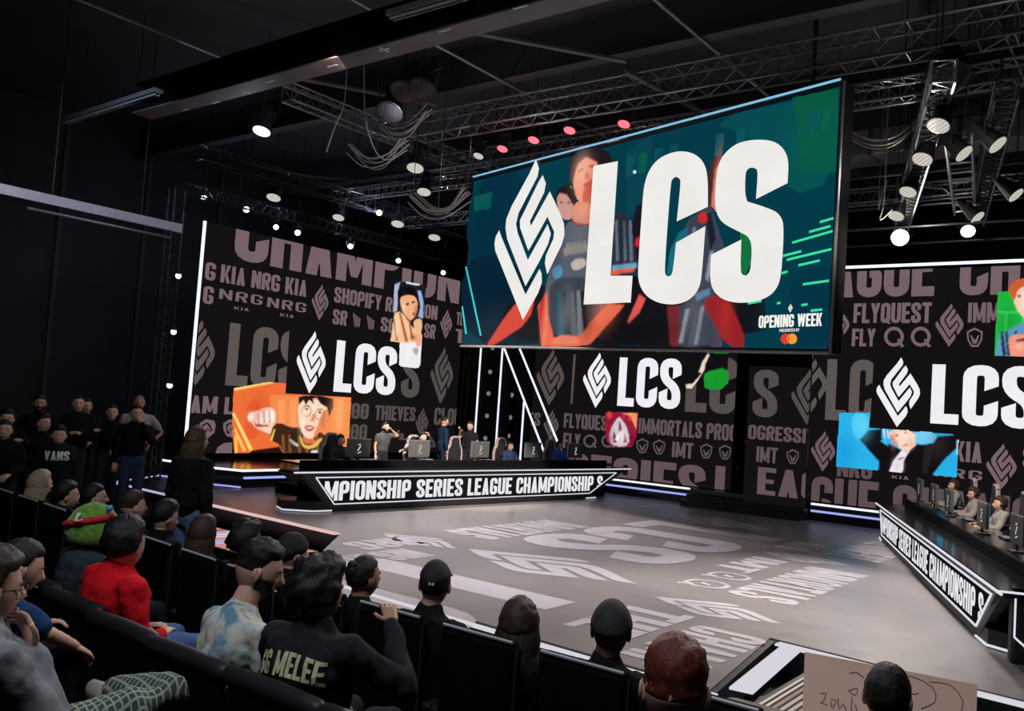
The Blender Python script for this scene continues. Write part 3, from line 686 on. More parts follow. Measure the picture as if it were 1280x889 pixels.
d.px(o8([(190, 452), (296, 455), (290, 560), (250, 470)]), (240, 150, 110), .04); d.px(o8([(95, 455), (120, 440), (140, 470), (110, 500)]), (222, 60, 56), .04, 1); d.px(o8([(235, 470), (255, 470), (262, 500), (240, 505)]), (222, 62, 56), .042, 1); d.px(o8([(200, 458), (216, 458), (220, 490), (200, 490)]), (196, 44, 50), .042, 1)
d.px(o8([(175, 470), (200, 500), (240, 560), (245, 665), (160, 672), (110, 640), (120, 560)]), (214, 196, 204), .043, 1)
for pts in ([(180, 500), (200, 560), (170, 600)], [(140, 560), (170, 640), (140, 650)], [(210, 560), (230, 640), (205, 650)], [(215, 500), (262, 600), (255, 640)], [(100, 510), (165, 480), (110, 530)]): d.px(o8(pts), (112, 24, 50), .046)
d.px(o8([(150, 625), (188, 560), (170, 640)]), (250, 246, 250), .048)
d.raster('red_portrait', MW, .02, 1, d.soft(o8, [(200, 600, .12, .2, (255, 246, 250), .5), (120, 620, .1, .2, (120, 20, 60), .6), (270, 640, .1, .15, (90, 10, 50), .6)]))['label'] = 'small dark red and white abstract portrait picture'

RW = led_wall('right LED wall with white logo, cyan portrait and red haired portrait', RWP, RW_rect)
d = Draw(RWP, RW_rect); d.add([(xd1, .47), (2.5, .47), (2.5, ztr), (xd1, ztr)], lin(BLKC)); d.build('screen_face', RW)
d = Draw(RWP, RW_rect)
d.words('LEAGUE', (985, 373), (1167.5, 370), (985, 309), GREY, H_); d.words('CHAMP', (1199, 368.5), (1420, 366), (1199, 304), GREY, H_)
d.emblem_px((1045.5, 432), (1047, 381.5), GREY, H_); d.words('FLYQUEST', (1066.5, 404), (1164, 403.5), (1068, 379.5), GREY, H_)
d.words('FLY', (1064.5, 433), (1094, 433), (1066, 411), GREY, H_)
for cx in (1117.5, 1151): ringpx(d, cx, 421, 12.5, 4.2, GREY, H_)
d.emblem_px((1186, 433.5), (1189, 379.5), GREY, H_); d.words('IMMORTALS', (1209.5, 403.5), (1330, 403), (1211, 378.5), GREY, H_); shieldpx(d, 1218.5, 422, 12.5, GREY, H_)
d.words('LCS', (1031, 526), (1130, 529), (1036, 449), DIM2, H_); d.emblem_px((1009, 521), (1012, 440), DIM2, H_)
d.emblem_px((1028, 589.5), (1031, 539), (110, 88, 94), H_)
d.words('NRG', (1046, 595), (1090, 600), (1049, 570), (90, 74, 78), H_); wide(d, 'KIA', (1115, 598), (1136, 600), (1115, 594), GREY, H_)
d.words('KIA', (1192, 577), (1227.5, 578.5), (1194, 551), GREY, H_); wide(d, 'NRG', (1168, 596), (1227.5, 600), (1170, 584), GREY, H_)
d.emblem_px((1251, 612), (1256, 555), GREY, H_); d.words('SHOPIFY', (1278, 586), (1370, 590), (1279, 560), GREY, H_)
d.words('SERIES', (940, 700), (1003, 706), (944, 590), (92, 76, 80), H_)
d.words('GUE CHAMPION', (1012, 663), (1400, 690), (1017, 595), (92, 76, 80), H_)
d.build('lettering', RW)
lcs_block(RWP, RW_rect, RW, [(1093, 440), (1400, 450), (1400, 550), (1088, 533)], (1163, 530), (1298, 536), (1167, 455.5), (1121.5, 534), (1126.5, 447))
d = Draw(RWP, RW_rect); o6 = lambda pts: P_(pts, 1040, 500, 7.53)
CY = (40, 178, 232)
d.px(o6([(75, 125), (350, 125), (345, 265), (420, 272), (1190, 330), (1168, 725), (40, 625)]), CY, .038)
d.px(o6([(180, 130), (340, 130), (340, 270), (260, 380), (200, 330)]), (72, 204, 244), .04, 1)
d.px(o6([(262, 375), (345, 285), (470, 275), (470, 400), (560, 420), (650, 470), (790, 420), (870, 425), (960, 405), (990, 345), (1195, 325), (1180, 450), (1060, 560), (945, 710), (435, 665), (440, 580)]), (18, 15, 19), .042)
d.px(o6([(530, 280), (780, 290), (800, 420), (740, 470), (690, 490), (620, 440), (560, 370)]), (248, 214, 190), .044, 1)
d.px(o6([(790, 300), (940, 308), (990, 350), (950, 405), (830, 415), (785, 390)]), (120, 206, 242), .044)
d.px(o6([(560, 330), (575, 330), (590, 365), (640, 440), (610, 430), (560, 370)]), (226, 150, 118), .045)
for p in ([(590, 330), (625, 325), (622, 342), (600, 345)], [(675, 302), (712, 296), (710, 312), (684, 316)]): d.px(o6(p), (90, 56, 50), .046)
d.px(o6([(668, 430), (705, 408), (720, 412), (690, 438), (672, 440)]), (206, 84, 92), .046, 1)
d.px(o6([(660, 470), (690, 490), (735, 475), (680, 560), (665, 680), (540, 672), (575, 580)]), (238, 232, 240), .045)
d.px(o6([(622, 555), (675, 532), (680, 545), (628, 572)]), (170, 30, 84), .047)
for p in ([(480, 275), (495, 275), (505, 370), (490, 350)], [(515, 280), (526, 280), (545, 365), (530, 365)]): d.px(o6(p), (240, 224, 236), .046)
d.px(o6([(455, 385), (510, 375), (530, 435)]), (60, 190, 230), .046)
d.px(o6([(870, 430), (960, 420), (900, 690), (850, 690)]), (36, 30, 34), .0435); d.px(o6([(1175, 380), (1190, 380), (1175, 520)]), (190, 230, 240), .046)
d.raster('cyan_portrait', RW, .018, 1, d.soft(o6, [(120, 500, .3, .5, (14, 140, 220), .5), (280, 250, .2, .3, (110, 220, 248), .5), (680, 350, .1, .15, (255, 236, 222), .6), (580, 360, .05, .2, (230, 150, 120), .6), (740, 420, .07, .1, (222, 160, 132), .5), (1000, 430, .2, .3, (52, 44, 46), .5), (620, 620, .1, .15, (216, 206, 220), .6)]))['label'] = 'cyan picture of a man in a dark jacket, arms behind head'
d = Draw(RWP, RW_rect); o9 = lambda pts: P_(pts, 1230, 330, 6.84)
d.px(o9([(125, 243), (700, 230), (690, 810), (90, 800)]), (30, 178, 62), .038)
for x in (180, 330): d.px(o9([(x, 430), (x + 20, 430), (x + 10, 600), (x - 8, 600)]), (70, 214, 96), .04)
d.px(o9([(120, 400), (300, 405), (300, 422), (118, 420)]), (64, 210, 92), .04)
d.px(o9([(250, 300), (275, 200), (400, 170), (470, 220), (480, 380), (430, 470), (370, 480), (300, 420), (268, 360)]), (248, 206, 186), .042, 1)
d.px(o9([(210, 235), (240, 160), (330, 125), (420, 130), (490, 190), (500, 300), (470, 250), (400, 185), (290, 210), (265, 320), (240, 290)]), (206, 92, 44), .044, 1)
d.px(o9([(95, 800), (130, 600), (210, 560), (330, 500), (520, 500), (640, 600), (680, 800)]), (96, 150, 190), .042)
for x in (180, 140, 260): d.px(o9([(x, 580), (x + 22, 570), (x + 50, 780), (x + 20, 790)]), (26, 44, 70), .043)
d.px(o9([(205, 640), (260, 600), (340, 600), (400, 640), (390, 800), (230, 800), (215, 720)]), (240, 150, 130), .045, 1); d.px(o9([(270, 650), (400, 620), (400, 650), (280, 672)]), (110, 36, 34), .047)
d.px(o9([(285, 265), (320, 262), (315, 285), (292, 285)]), (110, 70, 66), .046)
d.raster('green_portrait', RW, .018, 1, d.soft(o9, [(370, 300, .1, .2, (255, 240, 228), .7), (440, 350, .08, .2, (226, 150, 126), .5), (300, 700, .1, .1, (255, 190, 170), .6), (200, 500, .15, .3, (20, 140, 50), .5)]))['label'] = 'green picture of a red haired man holding his hands together'
tag(MB().cyl((RW_rect[0] - 1.5, 23.75, ztr + .09), (2.5, 23.75, ztr + .09), .04, n=8).build('light_tube', LED), 'long horizontal light tube along the top of the right LED wall', 'light')
# sliding LED door panel in front of the gap
DPP = Plane((0, 23.25, 0), (1, 0, 0), (0, -1, 0)); dx0 = DPP.hit(935, 500)[0]; dx1 = DPP.hit(1011, 520)[0]
DR = (dx0, .3, dx1, 4.0)
DP = led_wall('movable dark LED panel standing forward between middle and right walls', DPP, DR)
d = Draw(DPP, DR); d.add([(dx0, .3), (dx1, .3), (dx1, 4.0), (dx0, 4.0)], lin(BLKC)); d.build('screen_face', DP)
d = Draw(DPP, DR); d.words('S', (940, 520), (971, 523), (943, 462), DIM, H_); d.emblem_px((1008, 531), (1014, 462), DIM, H_)
d.words('OGRESSIVE', (935, 549), (1030, 556), (938, 531), MG, H_); d.words('IMT', (945, 577), (971.5, 580), (947, 558), MG, H_)
shieldpx(d, 991, 571, 9.5, MG, H_); d.words('EAGUE', (946, 618), (1090, 634), (950, 584), (98, 80, 85), H_); d.build('lettering', DP)

# ------------------------------------------------------------------ overhead screen
xL, zTL = BS.hit(592, 226); xR, zTR = BS.hit(1051, 107); xBL, zBL = BS.hit(578, 430); xBR, zBR = BS.hit(1034, 437)
big = thing('overhead_screen', 'huge hanging LED screen showing players behind giant white lettering', 'screen', BS.pt((xL + xR) / 2, 3.8))
inv = big.matrix_basis.inverted()
def slab(c, h0, h1): return [inv @ BS.pt(a, b, h) for h in (h0, h1) for a, b in c]
C4 = [(xBL, zBL), (xBR, zBR), (xR, zTR), (xL, zTL)]; FC = [(0, 1, 2, 3), (4, 5, 6, 7), (0, 1, 5, 4), (1, 2, 6, 5), (2, 3, 7, 6), (3, 0, 4, 7)]
g_ = .06; C5 = [(xBL - g_, zBL - g_), (xBR + g_, zBR - g_), (xR + g_, zTR + g_), (xL - g_, zTL + g_)]
MB().add(slab(C5, -.3, -.004), FC).build('cabinet', BLK, big)
q0 = inv @ BS.pt(xL, zTL + .1, .02); q1 = inv @ BS.pt(xR, zTR + .1, .02); MB().cyl(q0, q1, .022, n=8).build('top_light', glow('screen_top_cyan', (.25, .6, .85), .9), big)
FR = mat('silver_frame', (.4, .4, .42), .35, .7)
for a, b in ((0, 1), (1, 2)): MB().cyl(inv @ BS.pt(*C5[a], .01), inv @ BS.pt(*C5[b], .01), .028, n=6).build('frame_edge', FR, big)
for k in (.06, .94):
    xx = xL + (xR - xL) * k; MB().cyl(inv @ BS.pt(xx, zTL, -.15), inv @ BS.pt(xx, 10.2, -.15), .04, n=8).build('hanger', METAL, big)
class QDraw(Draw): pass
d = Draw(BS, None)
d.px([(592, 227), (1050.5, 108), (1034, 436.5), (578.5, 429.5)], (2, 58, 72), 0)
d.build('screen_face', big); d = Draw(BS, None)
b1 = lambda pts: P_(pts, 570, 100, 2.612)
for pts, c in (([(55, 335), (250, 285), (200, 600), (120, 700), (30, 560)], (4, 48, 66)), ([(820, 130), (1250, 40), (1235, 330), (1090, 380), (1000, 200)], (6, 74, 80)),
               ([(1100, 60), (1250, 30), (1240, 300), (1130, 300)], (8, 84, 62)), ([(140, 560), (300, 700), (380, 860), (20, 862), (20, 600)], (6, 34, 52)),
               ([(560, 240), (640, 180), (640, 420), (560, 440)], (8, 66, 80)), ([(1100, 640), (1225, 600), (1215, 872), (1060, 870)], (2, 52, 70)),
               ([(60, 380), (120, 365), (115, 420), (60, 430)], (10, 92, 84)), ([(420, 640), (1000, 650), (1020, 870), (120, 862), (180, 700)], (18, 18, 24))): d.px(b1(pts), c, .004, 1 if len(pts) > 4 else 0)
for x in (560, 600, 650, 700, 850, 920, 1160, 1200): 
    y = 250 - (x - 560) * .24
    d.px(b1([(x, y), (x + 26, y - 6), (x + 20, y + 62), (x - 4, y + 68)]), (10, 80, 88) if x % 3 else (8, 92, 70), .006)
JER = (84, 92, 104); SKIN = (222, 130, 104)
# second man, behind
d.px(b1([(330, 380), (350, 345), (385, 350), (392, 400), (380, 455), (350, 455), (335, 420)]), (206, 150, 140), .008, 1)
d.px(b1([(325, 390), (335, 355), (365, 340), (392, 365), (390, 420), (378, 400), (362, 375), (340, 370)]), (30, 26, 34), .01)
for p in ([(340, 398), (350, 395), (350, 401), (341, 404)], [(364, 400), (374, 398), (374, 404), (365, 406)]): d.px(b1(p), (60, 40, 44), .011)
# central man: jersey, neck, arms, face
d.px(b1([(360, 470), (390, 455), (440, 460), (540, 430), (575, 480), (590, 610), (520, 620), (500, 840), (310, 840), (285, 740), (300, 640), (340, 560)]), JER, .012, 1)
d.px(b1([(520, 430), (560, 440), (595, 600), (585, 630), (510, 640), (505, 540)]), (40, 48, 60), .013)
for x in (520, 545, 565): d.px(b1([(x, 460), (x + 8, 460), (x + 14, 590), (x + 4, 595)]), (98, 112, 128), .014)
d.px(b1([(510, 605), (590, 595), (592, 612), (512, 625)]), (110, 158, 190), .0145); d.px(b1([(508, 622), (588, 612), (580, 628), (508, 636)]), (222, 96, 66), .015)
d.px(b1([(310, 650), (400, 640), (460, 660), (480, 820), (320, 850), (300, 760)]), (60, 66, 76), .0135, 1)
for x, c in ((330, (22, 90, 104)), (350, (24, 26, 32)), (375, (90, 96, 104)), (410, (24, 26, 32)), (450, (20, 70, 84)), (395, (120, 124, 130))): d.px(b1([(x, 690), (x + 10, 688), (x + 24, 838), (x + 4, 840)]), c, .014)
d.px(b1([(385, 400), (440, 395), (452, 455), (430, 475), (395, 470), (378, 455)]), (226, 140, 112), .016, 1); d.px(b1([(380, 455), (395, 468), (430, 472), (440, 462), (438, 474), (400, 482), (376, 464)]), (120, 30, 40), .018)
d.px(b1([(383, 300), (392, 260), (430, 240), (462, 262), (466, 320), (452, 380), (430, 405), (402, 398), (386, 362)]), (236, 154, 130), .018, 1)
d.px(b1([(425, 330), (452, 320), (450, 385), (425, 405), (410, 395)]), (206, 96, 74), .019, 1)
d.px(b1([(374, 330), (372, 270), (400, 232), (460, 222), (500, 238), (512, 268), (470, 275), (448, 262), (425, 252), (400, 275), (388, 310), (382, 340)]), (30, 24, 32), .02)
for p in ([(398, 296), (416, 288), (418, 293), (400, 302)], [(434, 282), (452, 278), (453, 284), (436, 288)]): d.px(b1(p), (50, 30, 34), .022)
d.px(b1([(424, 300), (432, 298), (436, 322), (422, 326), (420, 320)]), (196, 96, 80), .022, 1); d.px(b1([(412, 340), (438, 334), (440, 342), (418, 350)]), (176, 60, 62), .022, 1)
d.px(b1([(100, 868), (112, 850), (180, 745), (240, 690), (262, 700), (240, 790), (150, 850), (130, 862)]), (214, 74, 58), .018, 1)
d.px(b1([(268, 740), (300, 690), (300, 760), (320, 840), (410, 835), (440, 790), (500, 730), (550, 735), (540, 750), (440, 862), (380, 870), (280, 868)]), (232, 104, 76), .02, 0)
d.px(b1([(270, 745), (290, 700), (295, 800), (282, 850)]), (196, 44, 40), .021); d.px(b1([(330, 835), (380, 832), (420, 862), (300, 866)]), (240, 130, 100), .022, 1)
d.px(b1([(350, 552), (430, 535), (432, 560), (355, 575)]), (150, 140, 130), .016); d.px(b1([(375, 590), (425, 580), (425, 612), (380, 625)]), (196, 186, 176), .016, 1); d.px(b1([(315, 615), (345, 600), (350, 640), (320, 655)]), (86, 150, 190), .016, 1)
d.words('SERIES', (708, 311), (733, 309), (708, 305), (170, 160, 140), .018)
# man behind the S
d.px(b1([(590, 410), (610, 402), (610, 560), (590, 610), (570, 520)]), (26, 20, 28), .008); d.px(b1([(586, 520), (600, 512), (600, 542), (588, 546)]), (226, 30, 60), .01, 1)
d.px(b1([(760, 460), (830, 410), (880, 560), (850, 700), (870, 872), (720, 872), (730, 740), (790, 700), (700, 660), (720, 560)]), (62, 68, 84), .01, 0)
for pts, c in (([(775, 480), (785, 480), (770, 560)], (150, 154, 168)), ([(750, 750), (765, 745), (740, 860), (728, 860)], (150, 150, 162)), ([(800, 740), (812, 738), (790, 865), (778, 865)], (140, 140, 152)), ([(770, 760), (782, 760), (756, 868), (748, 868)], (30, 32, 42)), ([(815, 440), (835, 430), (850, 520), (830, 560)], (28, 32, 44)), ([(830, 560), (842, 560), (826, 660), (815, 650)], (140, 146, 160))): d.px(b1(pts), c, .012)
d.px(b1([(825, 350), (840, 270), (870, 240), (900, 300), (880, 420), (840, 430)]), (214, 120, 104), .012, 1); d.px(b1([(826, 320), (835, 270), (865, 240), (870, 260), (848, 290), (842, 340), (832, 420), (826, 400)]), (70, 34, 34), .014)
d.px(b1([(790, 440), (815, 430), (825, 465), (795, 470)]), (232, 40, 30), .014, 1); d.px(b1([(730, 500), (760, 480), (740, 600), (690, 640), (700, 560)]), (24, 104, 120), .011)
d.px(b1([(800, 720), (870, 700), (905, 740), (955, 870), (890, 872), (840, 790)]), (150, 34, 40), .012, 1); d.px(b1([(690, 740), (730, 735), (728, 870), (700, 870)]), (120, 40, 44), .012); d.px(b1([(775, 700), (830, 680), (832, 700), (790, 722)]), (96, 128, 160), .014)
d.px(b1([(560, 790), (600, 700), (620, 715), (600, 760), (566, 795)]), (222, 88, 84), .012)
d.px(b1([(660, 872), (672, 868), (830, 868), (835, 874)]), (20, 22, 28), .012)
d.raster('players_picture', big, .02, 1, d.soft(b1, [(410, 300, .25, .35, (255, 190, 160), .5), (445, 350, .15, .35, (186, 70, 56), .5), (410, 430, .2, .2, (246, 170, 138), .5), (450, 440, .15, .25, (170, 70, 60), .5),
    (400, 520, .4, .4, (104, 112, 122), .6), (330, 560, .2, .6, (56, 62, 72), .5), (360, 760, .2, .5, (128, 132, 140), .45), (430, 780, .2, .4, (18, 20, 28), .6), (200, 760, .4, .5, (236, 96, 70), .0), (480, 760, .3, .3, (250, 130, 96), .4), (290, 800, .1, .5, (250, 150, 120), .6),
    (545, 520, .1, .6, (30, 34, 44), .6), (860, 320, .1, .4, (240, 150, 126), .5), (790, 520, .15, .5, (40, 46, 60), .5), (775, 800, .2, .5, (110, 114, 126), .5), (880, 780, .15, .4, (190, 50, 46), .5), (1150, 250, .8, .8, (4, 96, 84), .35), (700, 300, .8, .9, (2, 44, 60), .3), (1150, 800, .8, .4, (0, 46, 66), .4), (100, 480, .7, 1., (2, 40, 60), .4), (600, 820, 1.0, .25, (12, 12, 16), .6), (1050, 780, .3, .4, (10, 70, 60), .5), (940, 560, .1, .5, (10, 130, 60), .5)]))['label'] = 'teal picture of players in jerseys with folded arms'
d = Draw(BS, None)
# right hand green streaks
for a, b, c_, e in ((1190, 465, 1235, 452), (1155, 497, 1225, 478), (1100, 532, 1232, 494), (1070, 575, 1130, 560), (1082, 588, 1228, 553), (1120, 606, 1190, 590), (1065, 632, 1085, 626), (1135, 668, 1220, 656), (1160, 754, 1198, 750), (1130, 736, 1150, 733), (1050, 730, 1062, 728), (955, 730, 1000, 722)):
    d = Draw(BS, None); d.px(b1([(a, b - 4), (c_, e - 4), (c_, e + 4), (a, b + 4)]), (56, 226, 160), .02); d.build('green_streak', big)
d = Draw(BS, None); d.px(b1([(930, 480), (965, 470), (965, 600), (945, 640), (930, 620)]), (20, 112, 60), .018); d.build('green_patch', big)
for a in (0, 1):
    x0, y0, x1, y1 = ((32, 610, 82, 835), (20, 740, 34, 830))[a]; d = Draw(BS, None); d.px(b1([(x0, y0), (x0 + 5, y0), (x1 + 4, y1), (x1 - 2, y1)]), (64, 208, 214), .02); d.build('cyan_streak', big)
d = Draw(BS, None); d.px(b1([(578, 298), (590, 294), (592, 306), (582, 308)]), (190, 226, 246), .02, 1); d.build('pale_spark', big)
# writing at the lower right
d = Draw(BS, None); d.words('OPENING WEEK', (949, 408), (1028, 410), (950, 395), (246, 246, 240), .02, .04); d.build('event_writing', big)['label'] = 'small white OPENING WEEK writing'; d = Draw(BS, None); d.words('PRESENTED BY', (975, 414.8), (1000, 415), (975, 411.5), (220, 220, 220), .02)
d.build('small_writing', big); d = Draw(BS, None); d.emblem_px((988.6, 391), (989.4, 380), (246, 246, 240), .02)
d.build('small_emblem', big); d = Draw(BS, None)
for cx, c in ((983, (226, 58, 44)), (991, (240, 158, 56))): d.px([(cx + 6.4 * math.cos(t), 423.8 + 6.6 * math.sin(t)) for t in [i * PI / 10 for i in range(20)]], c, .02 + (.002 if cx > 985 else 0))
d.px([(987, 419), (989, 424), (987, 429), (985, 424)], (232, 106, 40), .024, 1)
d.build('sponsor_discs', big)['label'] = 'overlapping red and orange discs'
# giant white letters, traced flat on the screen
d = Draw(BS, None); WH = (238, 236, 232)
for poly in EMB_BIG: d.add([(_b[0] + p[0] * _H, _b[1] + p[1] * _H) for p in poly], lin(WH), .03)
lt = lambda pts: P_(pts, 570, 100, 2.612)
d.px(lt([(452, 282), (532, 266), (508, 640), (580, 640), (574, 727), (420, 734)]), WH, .03)
C_out = [(612, 400), (618, 340), (636, 290), (668, 255), (712, 236), (752, 233), (790, 246), (815, 274), (826, 318), (826, 415), (724, 463), (737, 340), (735, 325), (723, 317), (711, 322), (704, 340), (684, 620), (688, 638), (698, 643), (708, 636), (712, 620), (722, 532), (818, 478), (806, 640), (798, 680), (775, 712), (742, 730), (700, 735), (655, 726), (620, 702), (600, 665), (597, 620)]
d.px(round_poly(round_poly(lt(C_out))), WH, .03)
S_out = [(852, 330), (860, 275), (882, 238), (920, 208), (965, 197), (1015, 196), (1052, 206), (1078, 232), (1090, 268), (1086, 338), (983, 390), (989, 305), (985, 292), (970, 286), (955, 292), (948, 308), (947, 375), (955, 398), (1040, 425), (1064, 445), (1075, 480), (1066, 640), (1050, 685), (1018, 713), (970, 727), (915, 729), (870, 716), (842, 688), (832, 650), (836, 572), (935, 522), (932, 620), (938, 636), (950, 640), (960, 632), (966, 615), (970, 540), (958, 512), (935, 500), (875, 470), (855, 440), (848, 400)]
d.px(round_poly(round_poly(lt(S_out))), WH, .03)
o = d.build('white_lettering', big); o['label'] = 'giant white emblem and three letters'

# ================================================================== PLAYER DESKS
def player_desk(label, bl, br, tl, tr, H, txt, flip=False):
    """bl, br: ends of the front's foot; tl, tr: ends of the overhanging top, on the stage floor plan"""
    A = Vector(bl); B = Vector(br); U = (B - A).normalized(); N = Vector((U.y, -U.x)); ang = math.atan2(U.y, U.x)
    t = thing('player_desk', label, 'desk', (A.x, A.y, 0), ang)                      # local: x along the front, -y towards the viewer
    L = (B - A).length; o0 = (Vector(tl) - A).dot(U); o1 = (Vector(tr) - A).dot(U)
    lean = -.0                                                                      # the front leans outwards at the top
    T = .06
    fr = [(.0, 0, .0), (L, 0, .0), (o1 - .15, lean, H - T), (o0 + .15, lean, H - T)]
    MB().add([Vector(p) for p in fr] + [Vector(p) + Vector((0, .1, 0)) for p in fr], FC).build('front_panel', BLK, t)
    MB().bbox((o0, lean - .04, H - T), (o1, .5, H), .015).build('desk_top', GLOSSB, t)
    EDGE = mat('satin_edge', (.42, .43, .5), .25, .5)
    MB().cyl((o0, lean - .05, H - T / 2), (o1, lean - .05, H - T / 2), .018, n=6).build('top_edge', TRIMW, t)
    # inner framed lettering field
    def F(a, b): z = b * (H - T); y = lean * b; return Vector((a, y, z))
    zb, zt_ = .2, .9; e0 = o0 + .15; e1 = o1 - .15
    def xl_(b): return 0 + (e0 - 0) * b
    def xr_(b): return L + (e1 - L) * b
    m = .32; c = [F(xl_(zb) + m * .7, zb), F(xr_(zb) - m * .7, zb), F(xr_(zt_) - m, zt_), F(xl_(zt_) + m, zt_)]
    mb = MB()
    for i in range(4): mb.cyl(c[i] + Vector((0, -.015, 0)), c[(i + 1) % 4] + Vector((0, -.015, 0)), .014, n=6)
    mb.build('light_trim', TRIMW, t)
    M = t.matrix_basis
    nrm = Vector((0, -(H - T), lean * -1)).normalized(); nrm = Vector((0, -1, 0))
    pl = Plane(M @ Vector((0, 0, 0)), (U.x, U.y, 0), (N.x, N.y, 0)); pl.v = Vector((N.x * -lean, N.y * -lean, H - T)) ; 
    q, W = text2d(txt, .045); x0 = xl_(.55) + .25; x1 = xr_(.55) - .3; b0, b1 = .29, .8
    lim = [(c[0].x + .03, zb + .03), (c[1].x - .03, zb + .03), (c[2].x - .06, zt_ - .03), (c[3].x + .06, zt_ - .03)]
    xo = 0
    for word in txt.split(' '):
      qw, Ww = text2d(word, .045); d = Draw(pl, None)
      for f in qw:
        f = [(v[0] + xo, v[1]) for v in f]
        p = [(x0 + v[0] / W * (x1 - x0), b0 + v[1] * (b1 - b0)) for v in f]
        # cut by the slanting ends of the field
        def cutp(p, a, b):
            out = []
            for i in range(len(p)):
                s_, e_ = p[i], p[(i + 1) % len(p)]
                ds = (b[0] - a[0]) * (s_[1] - a[1]) - (b[1] - a[1]) * (s_[0] - a[0]); de = (b[0] - a[0]) * (e_[1] - a[1]) - (b[1] - a[1]) * (e_[0] - a[0])
                if ds >= 0: out.append(s_)
                if (ds >= 0) != (de >= 0): k = ds / (ds - de); out.append((s_[0] + (e_[0] - s_[0]) * k, s_[1] + (e_[1] - s_[1]) * k))
            return out
        p = cutp(p, lim[1], lim[2]) if len(p) > 2 else p
        p = cutp(p, lim[3], lim[0]) if len(p) > 2 else p
        if len(p) > 2: d.add(p, lin((232, 230, 236)), .012)
      xo += Ww + .045 + .2 + .045
      if d.items: d.build('lettering', t)
    d = Draw(pl, None); d.add([(c[0].x, zb), (c[1].x, zb), (c[2].x, zt_), (c[3].x, zt_)], lin((14, 13, 16)), .004); d.build('display_field', t)
    # board and players' table behind the ledge
    MB().bbox((o0 + .5, .5, 0), (o1 - .45, .56, H + .17), .01).build('privacy_board', BLKM, t)
    MB().bbox((o0 + .5, .56, H + .06), (o1 - .45, 1.3, H + .11), .015).build('table_top', GLOSSB, t)
    for x in (o0 + 1.0, (o0 + o1) / 2, o1 - 1.0): MB().bbox((x - .04, .7, 0), (x + .04, 1.2, H + .06), .01).build('leg', METAL, t)
    # faceted end feet with a lit outline
    for sx, xx in ((-1, .0), (1, L)):
        pf = [(xx, .0), (xx + sx * -.1, .9), (xx + sx * .75, .9), (xx + sx * .9, .45), (xx + sx * .45, .02)]
        f = MB().prism(pf, 0, .22).build('foot', BLK, t)
        mb = MB()
        for a, b in ((pf[0], pf[4]), (pf[4], pf[3]), (pf[3], pf[2])): mb.cyl((a[0], a[1] - .015, .03), (b[0], b[1] - .015, .03), .016, n=6)
        mb.build('foot_light', TRIMW, f)
        # slanting end wall between foot and top
        e = o0 + .2 if sx < 0 else o1 - .2
        vs = [(xx, .05, .2), (xx + sx * .0, .9, .2), (e, .9, H - T), (e, -.05, H - T)]
        MB().add([Vector(p) for p in vs] + [Vector(p) - Vector((sx * .05, 0, 0)) for p in vs], FC).build('end_panel', mat('plum_panel', (.05, .035, .05), .4), t)
    return t, ang
d1 = at_z(350, 586, .86); d2_ = at_z(771, 583, .86)
D1, D1a = player_desk('long player desk by the left LED wall with championship lettering', at_z(414, 640, 0).xy, at_z(732, 624, 0).xy, d1.xy, d2_.xy, .86, 'MPIONSHIP SERIES LEAGUE CHAMPIONSHIP S')
e1_ = at_z(1100, 628, .8); e2_ = at_z(1246, 739, .8)
D2, D2a = player_desk('long player desk on the right side of the stage, receding', at_z(1102, 677, 0).xy, at_z(1221, 798, 0).xy, e1_.xy, e2_.xy, .8, 'AMPIONSHIP SERIES LEAGUE CHAMPIONSHIP S')
# end wall of the right desk with its hexagonal light line
def loc_to(t, p): return t.matrix_basis @ Vector(p)
L2 = (at_z(1221, 798, 0).xy - at_z(1102, 677, 0).xy).length; o1 = (e2_.xy - at_z(1102, 677, 0).xy).dot((at_z(1221, 798, 0).xy - at_z(1102, 677, 0).xy).normalized())
MB().bbox((o1 - .3, .1, .0), (o1 - .12, 2.2, .74), .03).build('side_cabinet', BLK, D2)
mb = MB(); hx = [(o1 - .1, .12, .74), (o1 - .1, .12, .3), (o1 - .1, .34, .12), (o1 - .1, 2.1, .12)]
for a, b in zip(hx, hx[1:]): mb.cyl(a, b, .012, n=6)
mb.cyl((o1 + .0, -.1, .8), (o1 - .05, 2.2, .8), .013, n=6); mb.build('side_light', TRIMW, D2)
MB().bbox((o1 - .35, .1, .74), (o1 + .0, 2.2, .8), .02).build('side_top', GLOSSB, D2)
# riser under the players
struct('floor_riser', MB().box((-17.3, 13.6, 0), (-14.75, 22.2, .26)), BLKM)
mb = MB(); M2 = Matrix.Translation(D2.location) @ Matrix.Rotation(D2a, 4, 'Z'); mb.box((-.4, 1.25, 0), (L2 + .4, 2.2, .3), M=M2); struct('floor_riser_right', mb, BLKM)

